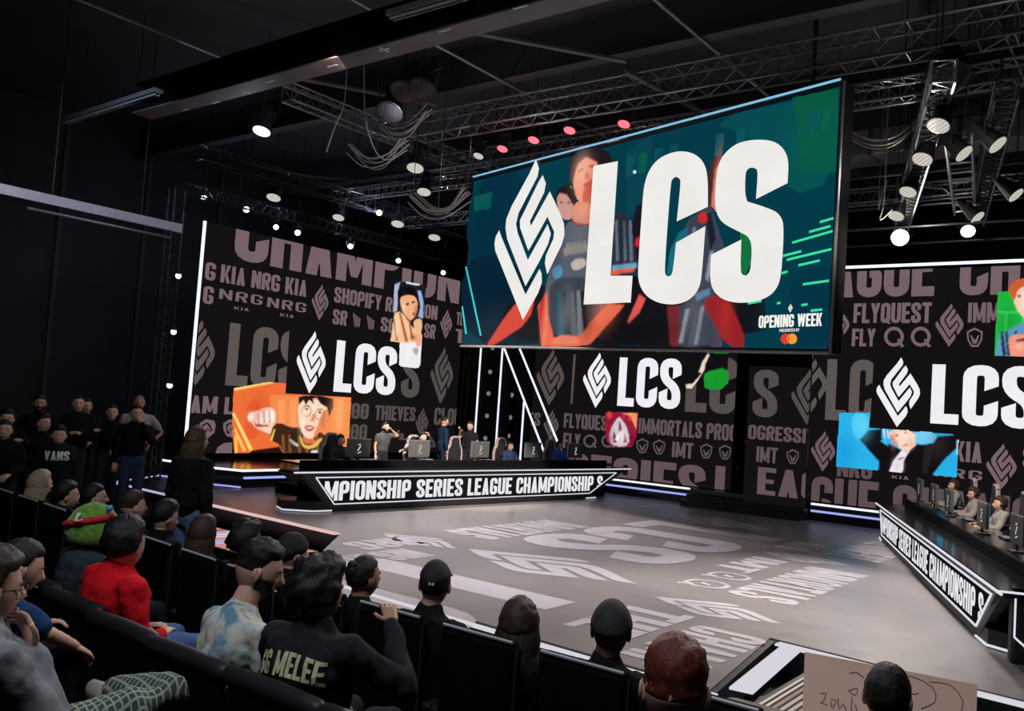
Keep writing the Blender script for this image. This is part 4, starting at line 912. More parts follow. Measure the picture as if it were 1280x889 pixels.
# ---- desk equipment
SCRB = mat('grey_monitor_back', (.1, .1, .095), .42); WH_ = mat('white_plastic', (.6, .6, .6), .4)
def monitor_meshes():
    a = MB().bbox((-.33, -.02, .1), (.33, .025, .52), .015).mesh('housing', SCRB)
    b = MB().cyl((0, .0, .02), (0, .0, .32), .018, n=8).bbox((-.14, -.1, 0), (.14, .1, .018), .008).mesh('stand', METAL)
    c = MB().box((-.32, .026, .11), (.32, .028, .51)).mesh('display', glow('monitor_picture', (.25, .4, .55), .5))
    z = MB().add([Vector(p) for p in [(-.05, -.0215, .24), (-.02, -.0215, .24), (.05, -.0215, .36), (.02, -.0215, .36)]], [(0, 1, 2, 3)])
    z.add([Vector(p) for p in [(-.05, -.0215, .38), (.04, -.0215, .41), (.04, -.0215, .39), (-.03, -.0215, .37)]], [(0, 1, 2, 3)]); z.add([Vector(p) for p in [(-.04, -.0215, .2), (.06, -.0215, .23), (.06, -.0215, .21), (-.04, -.0215, .185)]], [(0, 1, 2, 3)])
    return a, b, c, z.mesh('back_mark', glow('logo_pale', (.9, .9, .9), .8), fix=False)
MON = monitor_meshes()
def monitor(M, x, y, z, rz, label, grp):
    p = M @ Vector((x, y, z)); t = thing('monitor', label, 'monitor', p, rz, grp)
    for n, me in zip(('housing', 'stand', 'display', 'back_mark'), MON): link(n, me, t)
KB = MB().bbox((-.22, -.07, 0), (.22, .07, .025), .01).mesh('case', BLK); KK = MB()
for r in range(4):
    for c in range(12): KK.box((-.2 + c * .034, -.058 + r * .03, .025), (-.172 + c * .034, -.034 + r * .03, .032))
KEY = KK.mesh('keys', mat('lit_keys', (.3, .28, .36), .4))
MOU = MB().ball((0, 0, .018), (.03, .055, .02), 10, 6).mesh('mouse', BLK, True)
def headset(h, col=None):
    pass
# gaming chair
CH_D = mat('dark_leatherette', (.03, .028, .032), .4); CH_P = mat('pale_rose_leatherette', (.48, .36, .35), .4)
def gaming_chair_meshes():
    s = MB().bbox((-.26, -.25, .42), (.26, .26, .52), .04).mesh('seat', CH_D, True)
    prof = [(x, .5 + (y - .5) * .86) for x, y in [(-.2, .5), (-.25, .62), (-.27, .85), (-.24, 1.02), (-.17, 1.12), (-.16, 1.28), (-.1, 1.36), (.1, 1.36), (.16, 1.28), (.17, 1.12), (.24, 1.02), (.27, .85), (.25, .62), (.2, .5)]]
    M = Matrix.Translation((0, -.25, 0)) @ Matrix.Rotation(math.radians(90), 4, 'X') @ Matrix.Identity(4)
    b = MB().prism([(x * .8, y) for x, y in prof], -.05, .05, M=M).mesh('backrest', CH_D)
    e = MB()
    pp = [Vector((x, -.25, y)) for x, y in prof]
    for a, c in zip(pp, pp[1:]): e.cyl(a, c, .045, n=6)
    e = e.mesh('side_wing', CH_P)
    st = MB().cyl((0, 0, .08), (0, 0, .42), .03, n=8)
    for k in range(5): a = k * 2 * PI / 5; st.cyl((0, 0, .1), (.28 * math.cos(a), .28 * math.sin(a), .05), .022, .016, n=6)
    st = st.mesh('base', METAL); ar = MB()
    for sx in (-1, 1): ar.bbox((sx * .3 - .04, -.12, .66), (sx * .3 + .04, .16, .7), .015).cyl((sx * .28, 0, .45), (sx * .3, 0, .67), .018, n=6)
    return s, b, e, st, ar.mesh('armrests', BLK)
GC = gaming_chair_meshes()
def gaming_chair(p, rz, label, white=False):
    t = thing('gaming_chair', label, 'chair', p, rz, 'gaming chairs')
    for n, me in zip(('seat', 'backrest', 'side_wing', 'base', 'armrests'), GC):
        if white and n == 'side_wing': me = me.copy(); me.materials[0] = WH_
        link(n, me, t)

# ================================================================== PEOPLE
def remeshed(me, voxel, smooth=2, disp=None):
    o = bpy.data.objects.new('tmp', me); COL.objects.link(o)
    m = o.modifiers.new('r', 'REMESH'); m.mode = 'VOXEL'; m.voxel_size = voxel
    m = o.modifiers.new('s', 'SMOOTH'); m.iterations = smooth; m.factor = .6
    dg = bpy.context.evaluated_depsgraph_get(); ev = o.evaluated_get(dg); r = bpy.data.meshes.new_from_object(ev)
    bpy.data.objects.remove(o)
    if disp:
        amp, sc = disp; r.update(); ns = [v.normal.copy() for v in r.vertices]
        for v, n in zip(r.vertices, ns):
            c = v.co * sc; f = noise.noise(c) + .5 * noise.noise(c * 2.3); v.co += n * f * amp
    r.polygons.foreach_set('use_smooth', [True] * len(r.polygons)); r.update(); return r
SK = {'light': mat('skin_light', (.62, .36, .26), .5, var=.06), 'tan': mat('skin_tan', (.42, .22, .14), .5, var=.06), 'dark': mat('skin_dark', (.14, .07, .045), .5, var=.06)}
EYEW = mat('eye_white', (.7, .7, .7), .2); EYEB = mat('eye_brown', (.03, .015, .01), .1)
def head_point(th, ph, k=1.):
    x = math.sin(ph) * math.cos(th); y = math.sin(ph) * math.sin(th); z = -math.cos(ph)
    X, Y, Z = x * .078, y * (.098 if y > 0 else .102), z * .12
    if Z < 0:
        t = -Z / .12; X *= 1 - .27 * t ** 1.6
        if y < 0: Y *= 1 - .42 * t
        else: Y *= 1 + .06 * t
    g = lambda v, s: math.exp(-(v / s) ** 2)
    if y > 0:
        Y += .026 * g(X, .011) * g(Z + .022, .017) + .012 * g(X, .009) * g(Z - .0, .022)
        Y -= .010 * g(abs(X) - .031, .014) * g(Z - .006, .013); Y += .004 * g(Z - .026, .009) * g(X, .05)
        Y += .006 * g(X, .02) * g(Z + .058, .006) + .006 * g(X, .018) * g(Z + .068, .006) - .004 * g(X, .02) * g(Z + .063, .003)
        Y += .008 * g(X, .02) * g(Z + .1, .015); Y -= .004 * g(X, .02) * g(Z + .08, .008)
    return Vector((X, Y, Z))
def head_grid(n, m, fn):
    vs = []; fs = []
    for i in range(m + 1):
        for k in range(n): vs.append(fn(2 * PI * k / n, PI * i / m))
    for i in range(m):
        for k in range(n): j = (k + 1) % n; fs.append((i * n + k, i * n + j, i * n + n + j, i * n + n + k))
    return vs, fs
def head_mb(mb, M, near):
    n, m = (40, 34)
    vs, fs = head_grid(n, m, head_point); mb.add([M @ v for v in vs], fs)
    for sx in (-1, 1):
        mb.ball(M @ Vector((sx * .079, -.012, -.008)), (.010, .019, .032), 8, 6, M=M.to_3x3() @ Matrix.Rotation(-.25, 3, 'X') @ Matrix.Rotation(sx * -.35, 3, 'Z'))
        if near: mb.ball(M @ Vector((sx * .084, -.02, -.004)), (.006, .014, .024), 8, 6, M=M.to_3x3())
def hair_mb(mb, M, style, near):
    n, m = (56, 40) if near else (24, 18)
    P = {'short': (.014, .004, 60), 'fade': (.02, .006, 50), 'curly': (.045, .018, 34), 'afro': (.055, .022, 30), 'long': (.022, .006, 50), 'bob': (.03, .006, 40), 'bun': (.012, .004, 60), 'thick': (.028, .008, 36), 'buzz': (.005, .001, 80), 'flat': (.016, .005, 60)}
    T, A, F = P[style]; low = {'short': -.055, 'fade': .0, 'curly': -.06, 'afro': -.05, 'long': -.11, 'bob': -.1, 'bun': -.06, 'thick': -.06, 'buzz': -.05, 'flat': -.05}[style]
    def fn(th, ph):
        p = head_point(th, ph); f = p.y / .1                   # 1 front .. -1 back
        if f > .25: line = .062 + .02 * (f - .25)
        elif f > -.15: line = .062 + (.25 - f) / .4 * (max(low, -.02) - .062) if style not in ('long', 'bob') else .062 + (.25 - f) / .4 * (-.06 - .062)
        else: line = max(low, -.02) + (-.15 - f) / .85 * (low - max(low, -.02)) if style not in ('long', 'bob') else -.06 + (-.15 - f) / .85 * (low + .06)
        d = p.normalized(); k = (p.z - line) / .015; k = max(-1, min(1, k))
        if k < 0: return p - d * .012 * (-k)
        nz = noise.noise(Vector((p.x * F, p.y * F, p.z * F))) * A + (noise.noise(Vector((p.x * F * 2.7, p.y * F * 2.7, p.z * F * 1.4))) * A * .6)
        if style == 'fade': tt = T * (max(0, min(1, (p.z - .03) / .05))) + .003
        elif style in ('short', 'thick', 'flat'): tt = T * (.35 + .65 * max(0, min(1, (p.z + .04) / .12)))
        else: tt = T
        return p + d * (tt * k + nz * k)
    vs, fs = head_grid(n, m, fn); mb.add([M @ v for v in vs], fs)
    if style in ('long', 'bob'):
        ln = .34 if style == 'long' else .1
        for i in range(15):
            a = PI + PI * (i - 1) / 7.0 * 1.0 if False else PI * (1.02 + .96 * i / 14)
            x, y = .082 * math.cos(a), .088 * math.sin(a) - .012
            pts = [Vector((x * .8, y * .8, .03)), Vector((x * 1.08, y * 1.08, -.05)), Vector((x * 1.05, y * 1.12 - .01, -.1)), Vector((x * 1.15, y - .03 + .01 * math.sin(i * 3), -.1 - ln * .5)), Vector((x * 1.0, y - .04, -.1 - ln))]
            mb.tube([M @ p for p in pts], [.026, .028, .027, .024, .01], n=8, sub=2)
    if style == 'bun': mb.ball(M @ Vector((0, -.09, .075)), (.035, .032, .035), 12, 8); mb.ball(M @ Vector((0, -.09, .04)), (.05, .04, .05), 12, 8)
def hand_mb(mb, w_, d, up, sx, near, curl=.5, k=1.):
    """wrist w_, direction d of the palm, up = back of the hand"""
    d = Vector(d).normalized(); up = (Vector(up) - d * Vector(up).dot(d)).normalized(); s = d.cross(up).normalized() * sx; w_ = Vector(w_)
    n = 8 if near else 5
    mb.tube([w_ - d * .02, w_ + d * .03 * k, w_ + d * .085 * k], [(.026 * k, .019 * k), (.037 * k, .018 * k), (.04 * k, .014 * k)], n=10, up=up, sub=2)
    for i, (off, ln) in enumerate(((-.03, .066), (-.0105, .077), (.0105, .072), (.03, .058))):
        a = w_ + d * .082 * k + s * off * k; c = curl * (1 + .12 * i)
        p1 = a + (d * math.cos(c * .5) - up * math.sin(c * .5)) * ln * .42 * k
        p2 = p1 + (d * math.cos(c * 1.3) - up * math.sin(c * 1.3)) * ln * .33 * k; p3 = p2 + (d * math.cos(c * 2.) - up * math.sin(c * 2.)) * ln * .28 * k
        mb.tube([a - d * .01, p1, p2, p3], [.0095 * k, .0088 * k, .008 * k, .0068 * k], n=n, sub=2 if near else 1)
    a = w_ + d * .02 * k - s * .03 * k; p1 = a + (d * .6 - s * .7 - up * .2).normalized() * .035 * k; p2 = p1 + (d * .85 - s * .35 - up * .35).normalized() * .032 * k
    mb.tube([a, p1, p2], [.0125 * k, .0105 * k, .008 * k], n=n, sub=2)

def hair_mat(c):
    nm = 'hair_%d_%d_%d' % tuple(int(v * 9999) for v in c); new = nm not in MATS; m = mat(nm, c, .55, var=.55, scale=1., bump=.9, spec=.35)
    if new:
        nt = m.node_tree; mp = nt.nodes.new('ShaderNodeMapping'); mp.inputs['Scale'].default_value = (190, 190, 26); n = [x for x in nt.nodes if x.type == 'TEX_NOISE'][0]
        l = n.inputs['Vector'].links[0]; src = l.from_socket; nt.links.new(src, mp.inputs['Vector']); nt.links.new(mp.outputs[0], n.inputs['Vector'])
        [x for x in nt.nodes if x.type == 'BUMP'][0].inputs['Distance'].default_value = .004
    return m
def person(label, loc, rz, *, seated=True, near=False, hz=None, lean=0., yaw=0., pitch=0., roll=0., hair='short', hairc=(.007, .005, .0045), skin='light', top='black_top', topc=(.006, .006, .007), legc=(.02, .022, .03), shoec=(.05, .05, .05), arms='lap', sleeve=1., fat=1., hat=None, extras=None, group=None, k=1., pants_mat=None, top_mat=None, collar=False, hood=False, twist=0., beard=False, ltwist=0., legs=None, headset=False, no_legs=False, hs=1.08, drop=0.):
    kw_hs = hs
    """loc = floor point under the pelvis; faces +y turned by rz (radians). hz = wanted head centre height above loc"""
    t = thing('person', label, 'person', loc, rz, group)
    hip = .5 if seated else .93 * k
    HC = hip + .68 * k                                             # head centre
    if hz is not None: HC = hz
    ts = (HC - hip) / .68
    ln = Vector((0, math.sin(lean), math.cos(lean)))
    def T(x, y, z):                                                # torso point: z measured from the hips in units of a .68 torso
        return Vector((x * k, y * k, hip)) + Vector((0, math.sin(lean), 0)) * z * ts + Vector((0, 0, math.cos(lean) if lean < .4 else math.cos(lean))) * z * ts
    if lean: HCp = T(0, .015, .68)
    tor = [T(0, -.01, -.04 if seated else .08), T(0, -.01, .08 if seated else .14), T(0, 0, .2), T(0, 0, .36 - drop), T(0, -.01, .465 - drop), T(0, -.005, .525 - drop)]
    rw = [(.165, .12), (.155, .115), (.155, .115), (.185, .125), (.18, .1), (.085, .07)]
    HP = T(0, .02, .68); hs = kw_hs
    neck = [T(0, -.01, .46 - drop), T(0, -.005, .55 - drop * .5), HP + Vector((0, -.015, -.06))]
    R = Matrix.Translation(HP) @ Matrix.Rotation(yaw, 4, 'Z') @ Matrix.Rotation(pitch, 4, 'X') @ Matrix.Rotation(roll, 4, 'Y') @ Matrix.Scale(hs, 4)
    sh = {sx: T(sx * .185, -.01, .46 - drop) for sx in (-1, 1)}
    if isinstance(arms, str): arms = {-1: arms, 1: arms}
    J = {}
    for sx in (-1, 1):
        a = arms[sx]; S = sh[sx]
        if isinstance(a, (list, tuple)): E, W = Vector(a[0]), Vector(a[1])
        elif a == 'lap': E = S + Vector((sx * .06, .05, -.27 * k)); W = Vector((sx * .11, E.y + .21, max(hip + .1, E.z - .09)))
        elif a == 'down': E = S + Vector((sx * .06, -.02, -.28 * k)); W = E + Vector((sx * .0, .05, -.25 * k))
        elif a == 'desk': E = S + Vector((sx * .1, .12, -.24)); W = E + Vector((-sx * .06, .24, .01))
        elif a == 'cross': E = S + Vector((sx * .07, .08, -.25 * k)); W = E + Vector((-sx * .2, .13, .05))
        elif a == 'hip': E = S + Vector((sx * .2, -.06, -.22 * k)); W = S + Vector((sx * .03, .06, -.4 * k))
        elif a == 'face': E = S + Vector((sx * .05, .2, -.2)); W = HP + Vector((sx * .05, .13, -.12))
        elif a == 'phone': E = S + Vector((sx * .06, .06, -.27)); W = E + Vector((-sx * .08, .22, .12))
        elif a == 'point': E = S + Vector((sx * .1, .2, -.12)); W = E + Vector((-sx * .05, .24, .06))
        J[sx] = (S, E, W)
    if legs is None:
        if seated: LG = {sx: [Vector((sx * .09, 0, .5)), Vector((sx * .13, .45, .52)), Vector((sx * .13, .47, .1)), Vector((sx * .14, .6, .05))] for sx in (-1, 1)}
        else: LG = {sx: [Vector((sx * .09, 0, hip)), Vector((sx * .1, .02, .5 * k)), Vector((sx * .11, -.02, .09)), Vector((sx * .13, .12, .04))] for sx in (-1, 1)}
    else: LG = {sx: [Vector(p) for p in legs[sx]] for sx in (-1, 1)}
    vx = .014 if near else .03
    # body: one continuous skin surface
    mb = MB()
    mb.tube(tor, [(a * .86, b * .84) for a, b in rw], n=14, sub=2)
    mb.tube(neck, [.062 * hs, .056 * hs, .054 * hs], n=12, sub=2)
    for sx in (-1, 1):
        S, E, W = J[sx]
        mb.tube([S - Vector((sx * .05, 0, .02)), S, (S + E) / 2, E, (E + W) / 2, W], [.05, .05, .044, .037, .034, .027], n=10, sub=2)
        h, kn, an, to = LG[sx]; mb.tube([h, (h + kn) / 2, kn, (kn + an) / 2 + Vector((0, -.01, 0)), an], [.085, .072, .052, .05, .038], n=10, sub=2)
    body = remeshed(mb.mesh('b', SK[skin]), vx if near else .026, 2)
    xb = MB(); head_mb(xb, R, near)
    for sx in (-1, 1):
        S, E, W = J[sx]; d = (W - E); hand_mb(xb, W, d, Vector((sx * .3, -.3, 1)) if abs(d.normalized().z) < .8 else Vector((0, 1, 0)), sx, near, .55, 1.)
    hm = xb.mesh('h', SK[skin], True)
    bm = bmesh.new(); bm.from_mesh(body); bm.from_mesh(hm); me = bpy.data.meshes.new('body'); bm.to_mesh(me); bm.free(); me.materials.append(SK[skin])
    me.polygons.foreach_set('use_smooth', [True] * len(me.polygons)); link('body', me, t)
    bpy.data.meshes.remove(body); bpy.data.meshes.remove(hm)
    # eyes
    for sx in (-1, 1):
        e = MB(); c = R @ Vector((sx * .031, .0775, .006)); e.ball(c, .0115, 10, 8, 0)
        if near: e.ball(R @ Vector((sx * .031, .0845, .006)), .0058, 8, 6, 1)
        else: e.ball(R @ Vector((sx * .031, .0835, .006)), .008, 6, 5, 1)
        e.build('eye', [EYEW, EYEB], t, True)
    lp = MB().tube([R @ Vector((-.022, .094, -.063)), R @ Vector((0, .104, -.062)), R @ Vector((.022, .094, -.063))], [(.004, .006)] * 3, n=6, sub=3); lp.build('lips', mat('lips_' + skin, {'light': (.42, .13, .11), 'tan': (.3, .1, .08), 'dark': (.12, .05, .04)}[skin], .5), t, True)
    bw = MB()
    for sx in (-1, 1): bw.tube([R @ Vector((sx * .014, .096, .024)), R @ Vector((sx * .032, .092, .03)), R @ Vector((sx * .05, .076, .024))], [(.003, .004)] * 3, n=5, sub=2)
    bw.build('eyebrows', hair_mat(hairc), t, True)
    # garments
    tm = top_mat or mat(top, topc, .9, bump=.15, scale=60, spec=.12)
    mb = MB(); f = fat
    mb.tube(tor, [(a * (1.0 + .12 * f) * (.9 + .1 * f), b * 1.16 * f) for a, b in rw], n=16, sub=2)
    for sx in (-1, 1):
        S, E, W = J[sx]
        if sleeve >= 1: pts = [S - Vector((sx * .07, 0, .02)), S, (S + E) / 2, E, (E + W) / 2, W - (W - E).normalized() * .015]; rr = [.072, .07 * (.6 + .4 * f), .066, .064 * (.7 + .3 * f), .055, .04]
        else: pts = [S - Vector((sx * .07, 0, .02)), S, S + (E - S) * .55, S + (E - S) * max(sleeve, .6)]; rr = [.07, .068, .066, .062]
        mb.tube(pts, rr, n=12, sub=2)
        if sleeve >= 1: mb.ball(E, .064 * (.75 + .25 * f) * min(1.1, max(1, k)), 10, 8)
    if hood: mb.tube([T(-.1, -.06, .5), T(0, -.12, .53), T(.1, -.06, .5)], [.05, .07, .05], n=10, sub=2); mb.tube([T(-.08, .05, .52), T(-.1, -.04, .53), T(0, -.09, .55), T(.1, -.04, .53), T(.08, .05, .52)], [.03, .04, .05, .04, .03], n=8, sub=2)
    if collar: mb.tube([T(-.055, .045, .53), T(-.07, -.01, .545), T(0, -.07, .555), T(.07, -.01, .545), T(.055, .045, .53)], [.02, .024, .026, .024, .02], n=8, sub=2)
    shirt = remeshed(mb.mesh('s', tm), .013 if near else .024, 3, (.012 if near else .008, 11.)); shirt.name = 'top'; so = link('top', shirt, t)
    if not no_legs:
        pm = pants_mat or mat('trousers_%d_%d_%d' % tuple(int(c * 999) for c in legc), legc, .9, bump=.1, scale=60, spec=.12)
        mb = MB(); mb.tube([T(0, -.01, -.05), T(0, -.01, .07 if seated else .14)], [(.165, .125), (.158, .12)], n=14)
        for sx in (-1, 1):
            h, kn, an, to = LG[sx]; mb.tube([h, (h + kn) / 2, kn, (kn + an) / 2, an + (kn - an).normalized() * .02], [.1, .088, .07, .066, .056], n=12, sub=2)
        link('trousers', remeshed(mb.mesh('p', pm), .016 if near else .028, 2, (.006, 12.)), t)
    for sx in (-1, 1):
        h, kn, an, to = LG[sx]; d = (to - an); d.z = 0; d.normalize(); MB().tube([an - d * .06 + Vector((0, 0, -.035)), an + d * .03 + Vector((0, 0, -.03)), to + Vector((0, 0, -.01))], [(.04, .04), (.046, .045), (.042, .03)], n=10, sub=2).build('shoe', mat('shoe_%d' % int(shoec[0] * 999), shoec, .5), t, True)
    hc = hair_mat(hairc)
    if hair: mb = MB(); hair_mb(mb, R, hair, near); mb.build('hair', hc, t, True)
    if beard:
        def fb(th, ph):
            p = head_point(th, ph); f_ = p.y / .1; d = p.normalized(); inz = f_ > -.05 and p.z < (-.045 if f_ > .75 else -.02) and p.z > -.118
            if abs(p.x) < .022 and -.074 < p.z < -.052: inz = False
            return p + d * (.006 if inz else -.01)
        vs, fs = head_grid(*((40, 34) if near else (20, 16)), fb); MB().add([R @ v for v in vs], fs).build('beard', hc, t, True)
    if hat:
        kind, hcol = hat; hm_ = mat('hat_%d_%d_%d' % tuple(int(c * 999) for c in hcol), hcol, .8, bump=.2, scale=70)
        def cap(th, ph):
            p = head_point(th, ph); d = p.normalized(); line = .03 if kind == 'cap' else .0
            kk = max(-1, min(1, (p.z - line - (.02 * p.y / .1)) / .02)); ex = .018 if kind != 'hood' else .03
            return p + d * (ex * kk if kk > 0 else .014 * kk)
        vs, fs = head_grid(32, 26, cap); mb = MB().add([R @ v for v in vs], fs)
        if kind == 'cap': mb.tube([R @ Vector((-.06, .085, .04)), R @ Vector((0, .15, .035)), R @ Vector((.06, .085, .04))], [(.03, .008)] * 3, n=8, sub=3, up=(0, 0, 1))
        mb.build('hat', hm_, t, True)
    if headset:
        mb = MB(); pts = [R @ Vector((.1 * math.cos(a), -.01, .02 + .125 * math.sin(a))) for a in [PI * i / 8 for i in range(9)]]
        for a, b in zip(pts, pts[1:]): mb.cyl(a, b, .014, n=6)
        for sx in (-1, 1): mb.ball(R @ Vector((sx * .098, -.01, -.005)), (.024, .042, .05), 10, 7)
        mb.tube([R @ Vector((-.1, .02, -.03)), R @ Vector((-.07, .1, -.07))], [.006, .006], n=5)
        mb.build('headset', BLK, t, True)
    if extras: extras(t, R, T, J, so)
    return t
def project(t, so, polys, W, wid, cz, cx=0., y0=-.6, arc=0., side=-1, off=.006, col=None, hh=None, name='lettering', ht=.1, slant=0.):
    """lay flat lettering onto a garment, from behind (side -1) or from the front (+1)"""
    bv = BVHTree.FromPolygons([v.co for v in so.data.vertices], [list(p.vertices) for p in so.data.polygons]); mb = MB(); Hh = ht
    for f in polys:
        # split each stroke lengthwise so that it follows the cloth
        P4_ = [Vector((p[0], p[1], 0)) for p in f]
        if len(f) == 4:
            n, m = 3, 5; A_, B_, C_, D_ = P4_
            g = lambda i, j: A_.lerp(B_, i / n).lerp(D_.lerp(C_, i / n), j / m)
            cells = [[g(i, j), g(i + 1, j), g(i + 1, j + 1), g(i, j + 1)] for i in range(n) for j in range(m)]
        else: cells = [P4_]
        for q in cells:
            vs = []
            for p in q:
                u = (p.x / W - .5) * wid; x = -side * u + cx if side > 0 else u + cx; z = cz + p.y * Hh + arc * (1 - (2 * p.x / W - 1) ** 2) + slant * u
                h = bv.ray_cast(Vector((x, side * 1.0, z)), Vector((0, -side, 0)))
                if h[0] is None: vs = []; break
                vs.append(h[0] + Vector((0, side * off, 0)))
            if vs: mb.add(vs, [tuple(range(len(vs)))])
    if mb.f: mb.build(name, mat('print_%d_%d_%d' % tuple(int(c * 999) for c in col), col, .7), t, fix=False)

# ------------------------------------------------------------------ audience seats
SEATC = mat('charcoal_seat_fabric', (.004, .004, .005), .9, bump=.2, scale=90, spec=.06)
PIPE = mat('pale_seat_piping', (.5, .5, .52), .4)
def seat_meshes():
    back = MB().bbox((-.26, -.06, .36), (.26, .03, 1.09), .035).mesh('backrest', SEATC)
    cus = MB().bbox((-.24, .02, .38), (.24, .48, .48), .03).mesh('cushion', SEATC)
    pi = MB().cyl((-.235, -.05, 1.092), (.235, -.05, 1.092), .009, n=6).cyl((.262, -.05, 1.06), (.262, -.05, .45), .006, n=6, mi=1).mesh('piping', [PIPE, METAL])
    arm = [MB().bbox((sx * .29 - .03, -.02, .58), (sx * .29 + .03, .36, .63), .012).box((sx * .29 - .015, 0, 0), (sx * .29 + .015, .3, .58)).mesh('armrest', BLK) for sx in (-1, 1)]
    return back, cus, pi, arm
SB = seat_meshes()
def seat_b(x, y, z, rz, label, pip=True):
    t = thing('theatre_seat', label, 'seat', (x, y, z), rz, 'seats of the front row')
    link('backrest', SB[0], t); link('cushion', SB[1], t)
    if pip: link('piping', SB[2], t)
    for a in SB[3]: link('armrest', a, t)
    return t
LOWB = MB().bbox((-.3, -.05, .3), (.3, .02, .78), .03).mesh('backrest', SEATC)
LOWR = MB().tube([(-.29, -.015, .8), (0, -.015, .805), (.29, -.015, .8)], [.045, .048, .045], n=10, sub=2).mesh('head_roll', mat('black_vinyl', (.014, .014, .016), .5, spec=.3), True)
def seat_c(x, y, z, label):
    t = thing('padded_seat', label, 'seat', (x, y, z), .0, 'low padded seats of the second row')
    link('backrest', LOWB, t); link('head_roll', LOWR, t); link('cushion', SB[1], t)
    for a in SB[3]: link('armrest', a, t)
    return t
# front row of seats
side = ['at the far left end of the row', 'third seat in from the far left', 'fourth seat in from the far left', 'just right of the blond head', 'behind the man with a dark fringe', 'left of the faded haircut', 'behind the faded haircut', 'behind the dark haired phone user', 'behind the brown bob', 'behind the spiky haired watcher',
        'behind the flat black hat', 'left of the bun wearer', 'behind the bun wearer', 'behind the black cap', 'behind the long wavy hair', 'behind the black beanie', 'empty, right of the red haired head', 'behind the sign holder', 'at the right end of the row']
xs = [-1.62 - .648 * i for i in range(-2, 17)]
for i, x in enumerate(sorted(xs)):
    y = 3.72 + max(0, (-x - 5)) * .085
    seat_b(x, y, .2, math.atan(-.085) if x < -5.5 else 0, 'dark upright front row seat, ' + side[i % len(side)])
for i in range(9):
    x = -2.4 - i * .632; y = 2.47 + max(0, -x - 4) * .1
    seat_c(x, y, .42, ['low black padded seat behind the sleeve of the lettered jacket', 'low black padded seat behind the lettered jacket', 'low black padded seat behind the tie-dye shirt', 'low black padded seat between tie-dye and red sweater', 'low black padded seat behind the red sweater',
        'low black padded seat behind the green plush hat', 'low black padded seat left of the green plush hat', 'low black padded seat next to last at the left', 'low black padded seat at the far left end'][i])

def row(px, py, y, fl): p = at_y(px, py, y); return (p.x, y - .03, fl), p.z - fl
HAIRB = (.012, .009, .008)
# ---- front row, seen from behind
def front(label, px, py, **kw):
    y = 3.95 + max(0, (640 - px) / 640 - .35) * .6
    loc, hz = row(px, py, y, .2); kw.setdefault('near', px > 380)
    kw.setdefault('fat', 1.3); kw.setdefault('k', 1.12)
    return person(label, loc, kw.pop('rz', 0), hz=hz, **kw)
front('person with blond hair in the front row, far left', 52, 606, hair='bob', hairc=(.32, .25, .16), yaw=.2)
front('person with dark fringe and white collar, right of the blond head', 84, 620, hair='thick', yaw=-.3, collar=True, topc=(.02, .022, .03), top='navy_top')
front('person with smooth black hair, partly behind the green hat', 118, 623, hair='short', yaw=-.35)
front('man with a high fade haircut in the front row', 167, 634, hair='fade', hairc=(.03, .018, .012), yaw=-.1, skin='light', near=True)
def phone_x(t, R, T, J, so):
    pass
front('person with black hair leaning over a phone', 207, 647, hair='thick', yaw=-.0, pitch=-.25, arms='phone')
front('person with a brown bob in the front row', 256, 668, hair='bob', hairc=(.05, .025, .015), yaw=.3)
front('person with spiky black hair, left of the flat hat', 310, 678, hair='curly', yaw=.1)
front('person in a flat black hat, face turned right', 366, 692, hair='short', hat=('cap_', (.01, .01, .011)), yaw=-.15)
front('person with black hair tied up and glasses', 456, 722, hair='bun', yaw=-.1, skin='tan', fat=1.0)
def cap_logo(t, R, T, J, so):
    mb = MB()
    for s_ in (-1, 1): mb.add([R @ Vector(p) for p in [(s_ * .002, -.123, .03), (s_ * .014, -.121, .038), (s_ * .014, -.121, .02), (s_ * .003, -.123, .022)]], [(0, 1, 2, 3)])
    mb.build('white_mark', mat('white_print', (.8, .8, .8), .6), t, fix=False)
front('person in a black cap with a small white mark', 545, 731, hair='short', hat=('cap', (.012, .012, .013)), yaw=.55, extras=cap_logo, fat=1.15)
front('woman with long wavy dark brown hair, brown tips', 650, 782, hair='long', hairc=(.035, .02, .013), yaw=.4, hs=1.15)
front('person in a black beanie with dark top', 765, 788, hair=None, hat=('beanie', (.02, .02, .022)), skin='dark', yaw=.45, fat=1.1, hs=1.15)
P_HOLD = front('person with black hair holding up the poster', 1110, 872, hair='short', yaw=.1, arms={-1: ((-.3, .1, .86), (-.33, .3, .98)), 1: ((.3, .12, .84), (.3, .32, .94))})

